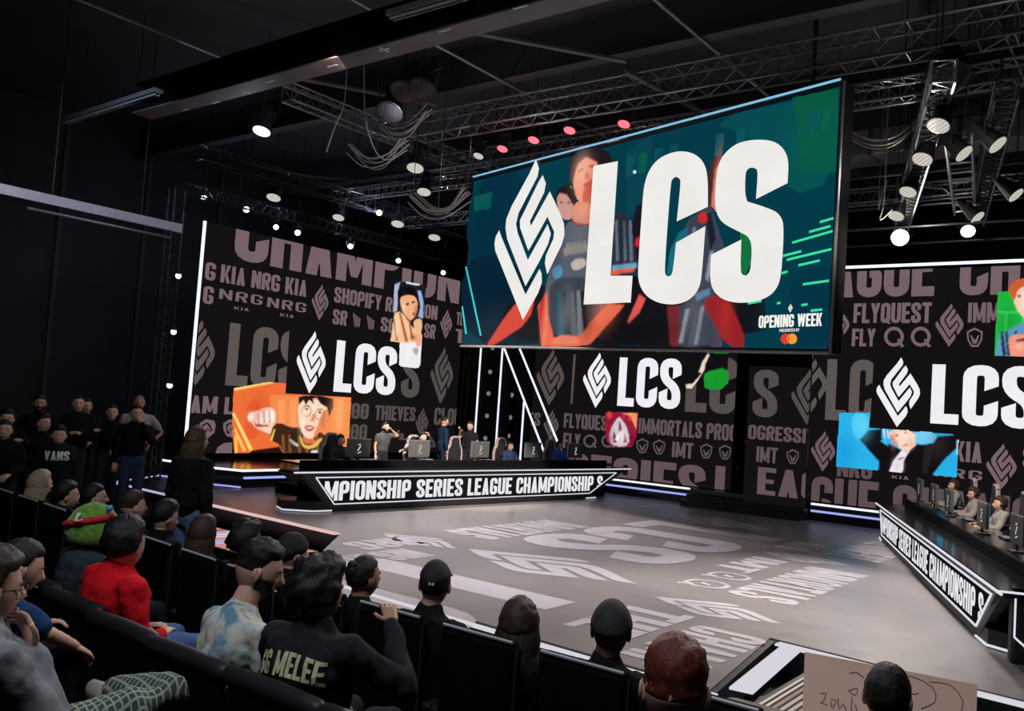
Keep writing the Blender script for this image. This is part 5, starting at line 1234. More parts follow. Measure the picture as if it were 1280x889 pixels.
# ---- second row
def melee_x(t, R, T, J, so):
    q, W = text2d('GG MELEE', .05); project(t, so, q, W, .34, .82, .015, arc=.03, side=-1, col=(.62, .6, .36), ht=.1)
loc, hz = row(403, 742, 2.74, .42)
person('man with curly black hair in a black lettered jacket', loc, .12, hz=hz, near=True, hair='afro', skin='tan', yaw=-.1, fat=1.42, collar=True, k=1.12, topc=(.018, .018, .021), top='black_jacket', arms={-1: 'lap', 1: ((.36, .2, .8), (.14, .38, 1.0))}, extras=melee_x)
def tiedye():
    m = mat('tie_dye_cotton', (.45, .44, .4), .85, bump=.15, scale=50); nt = m.node_tree; b = nt.nodes['Principled BSDF']
    tc = nt.nodes.new('ShaderNodeTexCoord'); n = nt.nodes.new('ShaderNodeTexNoise'); n.inputs['Scale'].default_value = 5.5; n.inputs['Distortion'].default_value = 1.4; r = nt.nodes.new('ShaderNodeValToRGB')
    nt.links.new(tc.outputs['Object'], n.inputs['Vector']); nt.links.new(n.outputs['Fac'], r.inputs['Fac']); nt.links.new(r.outputs['Color'], b.inputs['Base Color'])
    cr = r.color_ramp; cr.elements[0].position = .36; cr.elements[0].color = (.12, .26, .34, 1); cr.elements[1].position = .68; cr.elements[1].color = (.24, .27, .2, 1)
    e = cr.elements.new(.45); e.color = (.42, .5, .5, 1); e = cr.elements.new(.53); e.color = (.6, .58, .5, 1); e = cr.elements.new(.6); e.color = (.45, .42, .32, 1); return m
loc, hz = row(292, 712, 2.74, .42)
person('bearded man with a fade in a tie-dye t-shirt', loc, -.1, hz=hz, near=True, hair='fade', beard=True, skin='light', yaw=-.45, pitch=-.3, top_mat=tiedye(), sleeve=.75, fat=1.2, lean=.22, k=1.16, hs=1.2, drop=.06)
loc, hz = row(156, 682, 2.78, .42)
person('person with black hair in a red sweater', loc, -.1, hz=hz, near=True, k=1.32, hair='thick', yaw=.45, pitch=-.05, hs=1.25, topc=(.62, .008, .016), top='red_knit', fat=1.3, legc=(.08, .14, .3), arms={-1: 'lap', 1: 'lap'})
def plush_hat(t, R, T, J, so):
    g = mat('green_plush', (.13, .3, .03), .95, var=.35, scale=40, bump=.8, sheen=.5); rd = mat('red_felt', (.5, .012, .015), .8)
    def fn(th, ph):
        p = head_point(th, ph); d = p.normalized(); k = max(-1, min(1, (p.z + .07) / .03))
        return p + d * ((.055 + .008 * noise.noise(p * 40)) * k if k > 0 else .01 * k)
    vs, fs = head_grid(32, 26, fn); h = MB().add([R @ v for v in vs], fs).build('plush_hat', g, t, True)
    pts = [R @ (fn(PI * (.9 + 1.3 * i / 13), PI * (.5 + .17 * i / 13)) * 1.02) for i in range(14)]
    MB().tube(pts, [(.022, .022)] * len(pts), n=8, sub=2).build('red_band', rd, h, True)
    MB().tube([R @ Vector((.08, -.1, .115)), R @ Vector((.11, -.12, .08)), R @ Vector((.14, -.09, .09))], [.012, .01, .005], n=8).build('white_horn', mat('cream_felt', (.7, .66, .58), .8), h, True)
    MB().tube([R @ Vector((-.12, -.05, .06)), R @ Vector((-.17, -.06, .05))], [.014, .01], n=8).build('white_tab', mat('cream_felt', (.7, .66, .58), .8), h, True)
    MB().ball(R @ Vector((.1, .06, .15)), .022, 10, 8).build('blue_button', mat('blue_button', (.1, .35, .6), .3), h, True)
loc, hz = row(118, 664, 3.02, .42)
person('person in a green plush hat with a red band', loc, 0, hz=hz, hair='short', near=True, yaw=-.3, topc=(.03, .045, .055), top='dark_denim', fat=1.2, extras=plush_hat)
loc, hz = row(846, 862, 2.5, .42)
person('person with short red brown hair, bottom centre', loc, .1, hz=hz, hair='fade', hairc=(.11, .018, .009), near=True, yaw=.35, k=1.05, hs=1.2)
# ---- third row, lower left
def glasses_x(t, R, T, J, so):
    mb = MB()
    for sx in (-1, 1):
        pts = [R @ Vector((sx * .032 + .022 * math.cos(a), .1, .006 + .019 * math.sin(a))) for a in [2 * PI * i / 12 for i in range(13)]]
        for a, b in zip(pts, pts[1:]): mb.cyl(a, b, .0018, n=5)
        mb.cyl(R @ Vector((sx * .054, .098, .01)), R @ Vector((sx * .082, -.0, .008)), .0018, n=5)
    mb.cyl(R @ Vector((-.01, .1, .008)), R @ Vector((.01, .1, .008)), .0018, n=5); mb.build('glasses', METAL, t)
def plaid():
    m = mat('green_plaid', (.05, .08, .06), .85); nt = m.node_tree; b = nt.nodes['Principled BSDF']; tc = nt.nodes.new('ShaderNodeTexCoord'); ck = nt.nodes.new('ShaderNodeTexBrick')
    ck.inputs['Scale'].default_value = 14; ck.inputs['Color1'].default_value = (.03, .06, .045, 1); ck.inputs['Color2'].default_value = (.045, .07, .05, 1); ck.inputs['Mortar'].default_value = (.3, .33, .26, 1)
    ck.inputs['Mortar Size'].default_value = .045; ck.inputs['Brick Width'].default_value = .35; ck.inputs['Row Height'].default_value = .35; ck.offset = 0
    nt.links.new(tc.outputs['Object'], ck.inputs['Vector']); nt.links.new(ck.outputs['Color'], b.inputs['Base Color']); return m
ph = at_z(-16, 744, 1.72); hd = (ph.x, ph.y)
def vt(p, o=(ph.x, ph.y - .02, .65)): return (p.x - o[0], p.y - o[1], p.z - o[2])
W1 = vt(Vector((-3.5, 1.72, 1.53)))
person('person in a grey hoodie with a hand over the face', (ph.x, ph.y - .02, .65), 0, hz=1.09, near=True, hair='thick', hairc=(.02, .012, .01), yaw=.0, pitch=-.12, fat=1.25, hood=True, topc=(.2, .21, .23), top='grey_hoodie',
       arms={-1: 'lap', 1: ((.2, .2, .62), (.07, .16, .88))}, extras=glasses_x, legs={-1: [(-.09, 0, .5), (-.1, .42, .5), (-.1, .45, .1), (-.1, .58, .05)], 1: [(.09, 0, .52), (.26, .62, .68), (-.06, .54, .62), (-.2, .54, .6)]}, pants_mat=plaid(), shoec=(.3, .28, .22))
pq = at_z(60, 800, 1.2)
person('person in dark shorts beside the grey hoodie', (-4.35, 1.72, .65), 0, hz=.98, near=True, hair='short', lean=.5, yaw=-.1, pitch=-.3, topc=(.02, .05, .14), top='blue_tee', sleeve=.8, arms={-1: 'lap', 1: ((.25, .3, .66), (.2, .46, .56))}, legc=(.012, .012, .016))

# ---- woman standing between the seats and the stage
pw = at_z(240, 560, 1.8)
wl = at_z(240, 620, 1.2)
person('woman with long brown hair standing in black coat and jeans', (-7.6, 4.98, .33), .1, seated=False, near=True, k=1.0, hair='long', hairc=(.07, .035, .018), topc=(.01, .01, .011), top='black_coat', legc=(.12, .2, .34), arms='down', fat=1.35, yaw=0)
# ---- crowd standing in the dark at the left
def stand(label, px, py, depth, fl, **kw):
    r = ray(px, py); fw = -r.x * math.sin(YAW) + r.y * math.cos(YAW); p = Vector((0, 0, EYE)) + r * (depth / fw)
    kk = min(1.12, max(.88, (p.z - fl) / 1.61)); kw.setdefault('rz', -1.2)
    return person(label, (p.x, p.y, fl), kw.pop('rz'), seated=False, k=kk, hz=p.z - fl, **kw)
def vans_x(t, R, T, J, so):
    q, W = text2d('VANS', .04); project(t, so, q, W, .3, 1.14, 0, side=1, col=(.7, .7, .7), ht=.12)
CR = -2.05
stand('person in dark hoodie with white lettering on the chest', 74, 545, 12.0, .2, rz=CR, fat=1.45, hood=True, topc=(.007, .014, .014), top='green_black_hoodie', extras=vans_x, arms={-1: 'down', 1: 'down'}, near=True, hair='thick')
stand('man with a bare forehead and crossed hands, back of crowd', 98, 505, 14.0, .33, rz=CR, hair='buzz', arms='cross', fat=1.1)
stand('bearded man in black, back of the left crowd', 50, 505, 13.5, .33, rz=CR, hair='fade', beard=True, skin='tan')
stand('person glancing sideways behind the lettered hoodie', 54, 529, 12.8, .2, rz=CR + .3, hair='thick', yaw=.4)
stand('person at the left edge with raised hand', 9, 524, 12.4, .33, rz=CR, hair='thick', arms={-1: 'point', 1: 'lap'})
stand('person at the left edge with teal hoodie strings', 6, 538, 11.4, .2, rz=CR, hair='short', hood=True)
stand('person in black tee with bare arms, middle of crowd', 140, 516, 14.5, .33, rz=CR, arms={-1: 'lap', 1: 'point'}, sleeve=.6, hair='short')
stand('man in a light grey t-shirt, hand on hip', 174, 504, 15.0, .33, rz=CR, topc=(.32, .3, .3), top='pale_grey_tee', sleeve=.7, arms={-1: 'hip', 1: 'down'}, hair='buzz', hairc=(.2, .17, .13), skin='tan')
stand('person in black jacket and jeans filming, hand raised', 170, 517, 13.6, .33, rz=CR + .2, arms={-1: 'face', 1: 'down'}, hair='short', legc=(.03, .045, .1))
stand('person mostly hidden behind the forehead man', 108, 508, 15.0, .33, rz=CR, hair='short', yaw=.3)

# ---- players and staff at the left desk
M1 = Matrix.Translation(D1.location) @ Matrix.Rotation(D1a, 4, 'Z')
def at_desk(M, px, py, back):                                      # point on the vertical plane `back` metres behind a desk front
    o = M @ Vector((0, back, 0)); n = (M.to_3x3() @ Vector((0, 1, 0))); r = ray(px, py); e = Vector((0, 0, EYE)); t = (o - e).dot(n) / r.dot(n); p = e + r * t
    q = M.inverted() @ p; return q.x, p.z, p
def player(M, ang, px, py, back, fl, label, **kw):
    x, z, p = at_desk(M, px, py, back); kw.setdefault('topc', (.03, .03, .035)); kw.setdefault('top', 'team_jersey')
    kw.setdefault('hair', 'thick'); seated = kw.setdefault('seated', True)
    if seated: kw['hz'] = z - fl
    else: kw['hz'] = z - fl; kw['k'] = (z - fl) / 1.61
    return person(label, (p.x, p.y, fl), ang + PI + kw.pop('turn', 0), **kw), x
mp = {}
for label, px, py, kw in (('player at the left end of the left desk in a headset', 425, 551, dict(headset=True, arms='desk')),
                          ('player in navy jersey at the middle of the left desk', 637, 558, dict(headset=True, arms='desk', topc=(.03, .05, .11), top='navy_jersey')),
                          ('player in blue jersey at the right end of the left desk', 699, 557, dict(headset=True, arms='desk', topc=(.05, .12, .5), top='blue_jersey')),
                          ('player with arms stretched beside the standing coach', 528, 547, dict(arms={-1: ((-.32, .1, 1.05), (-.1, .12, 1.3)), 1: ((.4, .05, .95), (.7, .1, .92))}))):
    _, x = player(M1, D1a, px, py, 1.75, .26, label, **kw)
    gaming_chair(M1 @ Vector((x, 1.85, .26)), D1a + PI, 'dark gaming chair with pale wings of the left desk player ' + ('in the navy jersey' if px == 637 else 'in blue' if px == 699 else 'by the orange picture' if px == 425 else 'with stretched arms').replace(' at the left end of the left desk', '').replace('player at the right end of the left desk', 'player'))
player(M1, D1a, 479, 534, 1.9, .26, 'coach standing in a black and white jersey, hand at his ear', seated=False, arms={-1: ((-.42, .1, 1.25), (-.12, .16, 1.42)), 1: 'down'}, sleeve=.6, topc=(.08, .08, .08), top='black_white_jersey', hair='short', beard=True, lean=.12)
player(M1, D1a, 555, 527, 2.2, .26, 'presenter in a dark blue suit standing in profile', seated=False, turn=1.3, topc=(.012, .03, .06), top='navy_suit', hair='fade', arms='down', legc=(.012, .02, .04))
PI_, xi = player(M1, D1a, 588, 533, 2.2, .26, 'player in black tee giving an interview with a microphone', seated=False, turn=-1.2, sleeve=.6, topc=(.015, .015, .018), top='black_tee', arms={-1: 'down', 1: ((.22, .25, 1.2), (.1, .42, 1.4))}, hair='thick')
for x, lab in ((at_desk(M1, 576, 560, 1.85)[0], 'empty gaming chair between presenter and interviewed player'), (at_desk(M1, 605, 552, 2.3)[0], 'white framed gaming chair behind the interviewed player')):
    gaming_chair(M1 @ Vector((x, 1.85 if 'empty' in lab else 2.7, .26)), D1a + PI, lab, white='white' in lab)
mz = .86 + .11
grp = 'desk monitors'
for i, px in enumerate((448, 524, 600, 666, 719)):
    x = at_desk(M1, px, 565, .85)[0]
    monitor(M1, x, .85, mz, D1a, 'grey backed monitor on the left desk, ' + ['leftmost, beside the orange picture', 'in front of the coach', 'in front of the interviewed player', 'right of the navy jersey', 'rightmost, by the blue jersey'][i], grp)
    k = thing('keyboard', 'keyboard on the left desk behind the monitor ' + ['beside the orange picture', 'in front of the coach', 'near the interview', 'right of the navy jersey', 'by the blue jersey'][i], 'keyboard', M1 @ Vector((x + .45, 1.1, mz)), D1a + PI)
    link('case', KB, k); link('keys', KEY, k)
t = thing('microphone', 'hand microphone held out between presenter and player', 'microphone', PI_.matrix_basis @ Vector((.1, .5, 1.44)), 0)
MB().cyl((0, 0, -.12), (0, 0, .04), .016, n=8).build('handle', BLK, t); MB().ball((0, 0, .07), .032, 10, 8).build('foam_head', mat('pale_foam', (.5, .5, .5), .9), t, True)
# ---- players at the right desk
MR = M2
for i, (label, px, py, kw) in enumerate((('player farthest along the right desk in a headset', 1194, 608, {}), ('player second farthest at the right desk, head bowed', 1219, 618, dict(pitch=-.2)), ('player nearest at the right desk in white sleeves', 1252, 631, {}))):
    _, x = player(MR, D2a, px, py, 1.45, .3, label, headset=True, arms='desk', topc=(.3, .28, .26), top='grey_white_jersey', hairc=(.05, .02, .015), near=(i == 2), **kw)
    gaming_chair(MR @ Vector((x, 1.57, .3)), D2a + PI, ['gaming chair of the farthest player, right desk', 'gaming chair of the second player, right desk', 'gaming chair with pale rose wings, nearest on the right'][i])
for i, (px, py) in enumerate(((1150, 603), (1168, 617), (1186, 630), (1228, 655), (1272, 672))):
    x = at_desk(MR, px, py, .85)[0]
    monitor(MR, x, .85, .8 + .11, D2a, 'monitor on the right desk, ' + ['farthest, by the cyan portrait', 'second farthest', 'middle one of five', 'before the bowed player', 'nearest to the camera'][i], grp)
    k = thing('keyboard', 'keyboard on the right desk at the ' + ['farthest place', 'second place', 'middle place', 'fourth place', 'nearest place'][i], 'keyboard', MR @ Vector((x + .45, 1.1, .91)), D2a + PI)
    link('case', KB, k); link('keys', KEY, k)
    tag(link('computer_mouse', MOU), 'black mouse on the right desk at the ' + ['farthest place', 'second place', 'middle place', 'fourth place', 'nearest place'][i], 'mouse').location = MR @ Vector((x + .1, 1.12, .91))
# stage hand in the gap of the rear wall
p = at_y(925, 575, 24.0)
person('stagehand in black standing in the gap of the rear wall', (p.x, 24.45, .3), PI, seated=False, hair='short', shoec=(.8, .8, .8), arms='down')

# ------------------------------------------------------------------ poster in the foreground
P4 = [at_z(1008, 812, 0)] ; dpt = 3.15
def at_d(px, py, dd): r = ray(px, py); return Vector((0, 0, EYE)) + r * (dd / (-r.x * math.sin(YAW) + r.y * math.cos(YAW)))
a, b, c_, e_ = at_d(1006, 815, 3.9), at_d(1222, 856, 3.9), at_d(1219, 925, 3.8), at_d(1003, 895, 3.8)
t = thing('poster', 'large tan card poster with pen scribbles held up at the right', 'poster', (a + c_) / 2); inv = t.matrix_basis.inverted(); q = [inv @ v for v in (a, b, c_, e_)]
nn = (q[1] - q[0]).cross(q[3] - q[0]).normalized() * .004
PM = mat('tan_card', lin((206, 184, 170)), .8, var=.05); nt_ = PM.node_tree; tr_ = nt_.nodes.new('ShaderNodeBsdfTranslucent'); tr_.inputs[0].default_value = lin((226, 200, 184)) + (1,); mx_ = nt_.nodes.new('ShaderNodeMixShader'); mx_.inputs[0].default_value = .75
nt_.links.new(nt_.nodes['Principled BSDF'].outputs[0], mx_.inputs[1]); nt_.links.new(tr_.outputs[0], mx_.inputs[2]); nt_.links.new(mx_.outputs[0], nt_.nodes['Material Output'].inputs[0])
MB().add(q, [(0, 1, 2, 3)]).build('card', PM, t)
INK = mat('brown_ink', lin((104, 78, 72)), .7); mb = MB(); fwd = -nn * .6 if (inv @ Vector((0, 0, EYE)) - q[0]).dot(nn) < 0 else nn * 1.6
def onc(u, v): return q[0].lerp(q[1], u).lerp(q[3].lerp(q[2], u), v) + fwd
for st_ in ([(.52, .1), (.62, .08), (.74, .2), (.76, .45), (.68, .6)], [(.72, .12), (.84, .1), (.92, .35), (.9, .6)], [(.26, .22), (.3, .18), (.34, .24)], [(.26, .5), (.31, .44), (.3, .56), (.26, .5)], [(.1, .62), (.13, .6), (.12, .72), (.1, .76), (.14, .78)], [(.16, .68), (.19, .7), (.17, .82), (.16, .72)], [(.2, .66), (.21, .82), (.23, .72), (.25, .82)], [(.28, .6), (.28, .82), (.31, .8), (.3, .72)], [(.58, .35), (.64, .38), (.66, .34)]):
    mb = MB().tube([onc(*u) for u in st_], [.0022] * len(st_), n=5, sub=2); mb.build('pen_stroke', INK, t)
# bag on the empty seat
t = thing('tan_bag', 'soft tan and black bag hanging on the empty front row seat', 'bag', (-1.5, 3.85, .2)); MB().bbox((-.16, -.1, .7), (.2, .12, 1.04), .07).build('bag_body', mat('tan_canvas', (.2, .15, .12), .8), t); MB().bbox((-.17, -.12, .9), (.21, .13, .98), .03).build('flap', mat('black_canvas', (.01, .01, .01), .8), t)

# ================================================================== RIGGING
def truss(label, p, q, w_=.4, name='lighting_truss', hang=10.2, m=METAL, nh=2):
    p = Vector(p); q = Vector(q); d = (q - p); L = d.length; d.normalize(); up = Vector((0, 0, 1)) if abs(d.z) < .9 else Vector((1, 0, 0)); s = d.cross(up).normalized(); up = s.cross(d)
    t = thing(name, label, 'truss', p); h = w_ / 2; c = [s * a * h + up * b * h for a, b in ((-1, -1), (1, -1), (1, 1), (-1, 1))]
    for k in c: MB().cyl(k, k + d * L, .026, n=6).build('chord', m, t)
    mb = MB(); n = max(2, int(L / w_ / 1.0))
    for i in range(n):
        x0, x1 = d * L * i / n, d * L * (i + 1) / n
        for j in range(4):
            a_, b_ = c[j], c[(j + 1) % 4]; mb.cyl(a_ + x0, b_ + x1 if i % 2 else b_ + x1, .011, n=4, cap=False)
            mb.cyl(a_ + x0, b_ + x0, .011, n=4, cap=False)
    mb.build('lacing', m, t)
    if hang:
        for i in range(nh):
            x = d * L * (.15 + .7 * i / max(1, nh - 1)); MB().cyl(x + up * h, Vector((x.x, x.y, hang - p.z)), .012, n=5).build('hanger', METAL, t)
    return t
GM = mat('truss_grey', (.28, .28, .3), .3, .8)
truss('long lighting truss above the overhead screen', (-14.3, 14.5, 8.75), (4.5, 14.8, 8.75), .5, nh=4, m=GM)
truss('second truss just behind the overhead screen', (-15.5, 16.6, 8.6), (3, 16.2, 8.6), .35, nh=4, m=GM)
truss('truss along the top of the left LED wall', (-20.9, 12.6, 7.55), (-20.9, 24.6, 7.55), .3, nh=4)
truss('truss carrying four pale lamps left of the screen', (-19.2, 12.0, 8.1), (-19.2, 22.0, 8.1), .35, nh=3)
truss('truss running back above the left desk', (-15.3, 11.5, 8.8), (-15.3, 23.5, 8.8), .35, nh=3, m=GM)
truss('cross truss left of the overhead screen', (-20.5, 17.5, 8.4), (-14.9, 17.5, 8.4), .3, nh=2, m=GM)
truss('farther cross truss left of the overhead screen', (-20.5, 20.5, 8.2), (-14.9, 20.5, 8.2), .3, nh=2, m=GM)
truss('truss running back above the right desk with five pale lamps', (-2.7, 12.8, 7.45), (-5.6, 22.6, 7.45), .3, nh=3, m=GM)
truss('outer truss at the right edge of the picture', (-2.1, 14.0, 7.5), (-3.9, 22.4, 7.5), .3, nh=3)
truss('rear truss over the right LED wall', (-9.5, 22.6, 8.3), (4, 22.4, 8.3), .35, nh=3, m=GM)
truss('upright truss at the left edge of the left LED wall', (-20.6, 12.35, -.0), (-20.6, 12.35, 7.4), .28, hang=None)
truss('upright truss at the right end of the left LED wall', (-20.6, 24.4, .45), (-20.6, 24.4, 7.4), .28, hang=None)
# ladder hanging in the right hand rig
t = thing('hanging_ladder', 'short silver ladder frame hanging among the right lamps', 'ladder', at_z(1198, 170, 7.3)); q = t.matrix_basis.inverted() @ at_d(1206, 268, 19.)
for s_ in (-.2, .2): MB().cyl((s_, 0, 0), q + Vector((s_, 0, 0)), .03, n=6).build('rail', ALU, t)
for i in range(9): c = q * ((i + .5) / 9); MB().cyl(c + Vector((-.2, 0, 0)), c + Vector((.2, 0, 0)), .022, n=6).build('rung', ALU, t)
for i, (z, y) in enumerate(((7.6, 21.0), (7.0, 22.3), (6.9, 20.0), (7.8, 19.0))):
    tag(MB().cyl((-7.2, y, z), (4, y, z), .03, n=6).build('rigging_pipe', METAL), 'thin black pipe above the right LED wall, ' + ['second lowest', 'rearmost', 'lowest and nearest', 'highest'][i], 'pipe')

def spotlight(label, p, aim, lens, r=.13, name='stage_lamp', grp='pale stage lamps', hang=.35, body=BLK, drop=True):
    p = Vector(p); t = thing(name, label, 'lamp', p + Vector((0, 0, hang)), 0, grp); d = (Vector(aim) - p).normalized(); o = Vector((0, 0, -hang)); k = r / .13
    MB().cyl(o - d * .3 * k, o, r * .62, r * 1.05, n=14).cyl(o - d * .42 * k, o - d * .3 * k, r * .45, r * .62, n=12).build('housing', body, t, False)
    l_ = MB().cyl(o + d * .002, o + d * .012, r * .93, n=18).build('lens', lens, t)
    g = MB()
    s = d.orthogonal().normalized(); u = d.cross(s)
    for i in range(-2, 3): c = o + d * .016 + s * (i * r * .34); hh = r * .9 * math.sqrt(max(0, 1 - (i * .34) ** 2)); g.cyl(c - u * hh, c + u * hh, r * .018, n=4)
    g.build('grille', METAL, l_)
    mb = MB(); s2 = Vector((d.y, -d.x, 0)); s2 = s2.normalized() if s2.length > .1 else Vector((1, 0, 0)); c = o - d * .15 * k
    mb.path([c + s2 * r * .9, c + s2 * r * 1.25, c + s2 * r * 1.25 + Vector((0, 0, hang * .6)), Vector((0, 0, -.06)), c - s2 * r * 1.25 + Vector((0, 0, hang * .6)), c - s2 * r * 1.25, c - s2 * r * .9], .012)
    mb.box((-.04, -.04, -.08), (.04, .04, .02)); mb.build('yoke', METAL, t)
    if drop: MB().cyl((0, 0, 0), (0, 0, 10.2 - t.location.z), .012, n=5).build('drop_rod', METAL, t)
    return t
EYEV = Vector((0, 0, EYE))
def toward(p, k=.5, tgt=(-9, 12, 0)): return Vector(tgt).lerp(EYEV, k)
for (px, py), n, r in zip(((342, 247), (423, 272), (497, 280), (543, 297), (519, 210), (530, 240)), ('lamp, leftmost of the four over the left LED wall', 'lamp, second from left over the left LED wall', 'lamp, third from left over the left LED wall', 'lamp, nearest the overhead screen', 'greenish lamp tilted above the screen corner', 'lamp below the greenish one'), (.2, .18, .2, .2, .2, .18)):
    p = at_z(px, py, 7.6); spotlight('round pale ' + n if not n.startswith('green') else n, p, (p.x + 1.5, p.y - 2.5, 0), LENSW, r)
for i, ((px, py), r) in enumerate((((1173, 157), .165), ((1153, 199), .17), ((1135, 240), .165), ((1120, 270), .17))):
    p = at_z(px, py, 7.); spotlight('pale lamp on the right truss, ' + ['first and nearest', 'second', 'third', 'fourth, just above the glaring lamp'][i], p, (p.x - 1.2, p.y - 3.5, 0), LENSW, r)
for i, (px, py, z, lens, aim) in enumerate(((1183 + 22, 192, 7., LENSW, (3, -.4)), (1247, 181, 7., LENSW, (3, -.4)), (1270, 244, 7., LENSW, (3, -.4)), (1222, 272, 7., LENSW, (3, -.6)), (1210, 289, 7., glow('lamp_lens_white', (1, .98, .92), 2.2), (1, -4)))):
    p = at_z(px, py, z); spotlight('oval seen lamp on the right rig, ' + ['beside the hanging ladder', 'upper right', 'at the right picture edge', 'just above the white one', 'white and lowest'][i], p, (p.x + aim[0], p.y + aim[1], p.z - 3.2), lens, .16)
p = at_z(1125, 297, 6.9); t = spotlight('glaring bright lamp above the right LED wall', p, (-3, 8, 1.2), LENSH, .2, grp='bright lamps')
lo = lamp('glare_bulb', 'SPOT', p + (Vector((-3, 8, 1.2)) - p).normalized() * .08, (-3, 8, 1.2), 500, (1, .93, .85), .12, 70, .8); 
for i, (px, py) in enumerate(((628, 186), (667, 175), (712, 163), (780, 155), (598, 195))):
    p = at_z(px, py, 8.25); spotlight('red glowing lamp behind the overhead screen, ' + ['second from left', 'third from left', 'fourth from left', 'rightmost', 'leftmost'][i], p, (p.x, p.y - 2, 3), LENSR if i != 4 else LENSW, .13, grp='red lamps')
for i, (px, py) in enumerate(((308, 262), (372, 291), (438, 308), (498, 326), (554, 341))):
    p = at_x(px, py, -20.85); spotlight('small blue white lamp on top of the left LED wall, ' + ['leftmost', 'second from left', 'middle', 'second from right', 'rightmost'][i], p, EYEV, LENSB, .09, grp='small blue white lamps', hang=.25)
for i, (px, py) in enumerate(((255, 248), (345, 284), (474, 266))):
    p = at_z(px, py, 7.7); spotlight('blue lamp in the truss, ' + ['upper left corner of the left LED wall', 'above the word CHAMPION', 'between the pale lamps'][i], p, EYEV, LENSB, .09, grp='blue truss lamps', hang=.25)
p = at_z(327, 164, 8.0); spotlight('wide bluish flood lamp under the roof at upper left', p, (p.x + 1, p.y - 2.4, 0), LENSB, .2, grp='flood lamps')
for i, (px, py) in enumerate(((223, 345), (217, 415), (212, 482))):
    p = at_x(px, py, -20.3); spotlight('small moving light on the left upright truss, ' + ['top', 'middle', 'bottom'][i], p, EYEV + Vector((-3, 0, 0)), LENSB, .075, grp='upright truss lights', hang=.12, drop=False)
for i, (px, py) in enumerate(((588, 455), (590, 510))):
    p = at_x(px, py, -20.35); spotlight('dark moving head lamp right of the left LED wall, ' + ['upper', 'lower'][i], p, EYEV, mat('dark_lens', (.02, .02, .025), .1), .2, grp='dark moving heads', hang=.15, drop=False)
for i, (px, py) in enumerate(((505, 115), (528, 112), (487, 140), (1190, 95))):
    p = at_z(px, py, 8.1); spotlight('big unlit black moving head, ' + ['upper middle, left one', 'upper middle, right one', 'upper middle, lowest', 'above the right lamps'][i], p, (p.x + 1, p.y - 3, 3), mat('dark_lens', (.02, .02, .025), .1), .26, grp='unlit moving heads')
# light towers behind the left desk
TW = glow('dim_dot_lamp', (.5, .52, .55), .35)
def px_line(a, b, y): return at_y(a[0], a[1], y), at_y(b[0], b[1], y)
t = thing('light_tower', 'black light column with dotted lamps left of the slanting tubes', 'tower', at_y(606, 575, 22.7)); inv = t.matrix_basis.inverted()
a, b = at_y(598, 432, 22.7), at_y(632, 432, 22.7); MB().box(inv @ Vector((a.x, 22.72, .45)), inv @ Vector((b.x + .3, 23.0, 7.6))).build('column', BLKM, t)
for px, py in ((616, 435), (613, 465), (611, 492), (609, 520), (607, 548)): c = inv @ at_y(px, py, 22.7); MB().cyl(c, c + Vector((0, -.03, 0)), .075, n=12).build('dot_lamp', TW, t)
for (x0, y0, x1, y1) in ((601, 432, 592, 575), (629, 432, 618, 575)):
    p, q = at_y(x0, y0, 22.65), at_y(x1, y1, 22.65); x = (p.x + q.x) / 2; MB().cyl(inv @ Vector((x, 22.65, .45)), inv @ Vector((x, 22.65, 7.6)), .03, n=6).build('light_tube', LED, t)
t = thing('light_tower', 'black light column right of the dotted one, cut by a slanting tube', 'tower', at_y(640, 575, 22.9)); inv = t.matrix_basis.inverted(); b = at_y(660, 500, 22.8)
MB().box(inv @ Vector((at_y(634, 500, 22.8).x, 22.82, .45)), inv @ Vector((b.x, 23.05, 4.3))).build('column', BLKM, t)
for px, py in ((640, 494), (638, 522), (636, 545)): c = inv @ at_y(px, py, 22.8); MB().cyl(c, c + Vector((0, -.03, 0)), .075, n=12).build('dot_lamp', TW, t)
p = at_y(655, 502, 22.75); MB().cyl(inv @ Vector((p.x, 22.75, .45)), inv @ Vector((p.x, 22.75, p.z)), .03, n=6).build('light_tube', LED, t)
for i, (x0, y0, x1, y1) in enumerate(((629, 432, 685, 578), (648, 432, 706, 575))):
    p, q = at_y(x0, y0, 22.55), at_y(x1, y1, 22.55); d = p - q; q = q - d * ((q.z - .45) / d.z) if d.z else q
    tag(MB().cyl(q, p + d * .5, .032, n=6).build('light_tube', LED), 'slanting white light tube behind the left desk, ' + ['left one', 'right one'][i], 'light')
tag(MB().prism([(p.x, p.y) for p in ()] or [(0, 0), (1, 0), (1, 1)], 0, .01).build('x', BLK), 'x', 'x')
bpy.data.objects.remove(bpy.data.objects['x'])

# ------------------------------------------------------------------ roof steel
BM = mat('brown_grey_steel', (.09, .075, .08), .7, var=.3, scale=2)  # uneven brown-grey steel, paler than the beam's black web
t = thing('roof_beam', 'wide brown-grey roof beam crossing the upper left with bits of tape', 'beam', (-10, 9.55, 8.0)); MB().box((-7.5, -.22, 0), (12, .22, .03)).build('lower_flange', BM, t); MB().box((-7.5, -.02, .03), (12, .02, .6)).build('web', BLKM, t); MB().box((-7.5, -.22, .6), (12, .22, .63)).build('upper_flange', BLKM, t)
TP = mat('white_tape', (.55, .53, .55), .8)
for i, (px, py) in enumerate(((232, 137), (270, 128), (308, 115), (337, 102), (415, 82), (480, 62), (556, 38), (650, 9))):
    c = t.matrix_basis.inverted() @ at_z(px, py, 8.0); mb = MB().box((c.x - .12, c.y - .02, -.004), (c.x + .12, c.y + .02, -.001))
    if i in (2, 5): mb.box((c.x - .02, c.y - .1, -.004), (c.x + .02, c.y + .1, -.001))
    mb.build('tape_mark', TP, t)
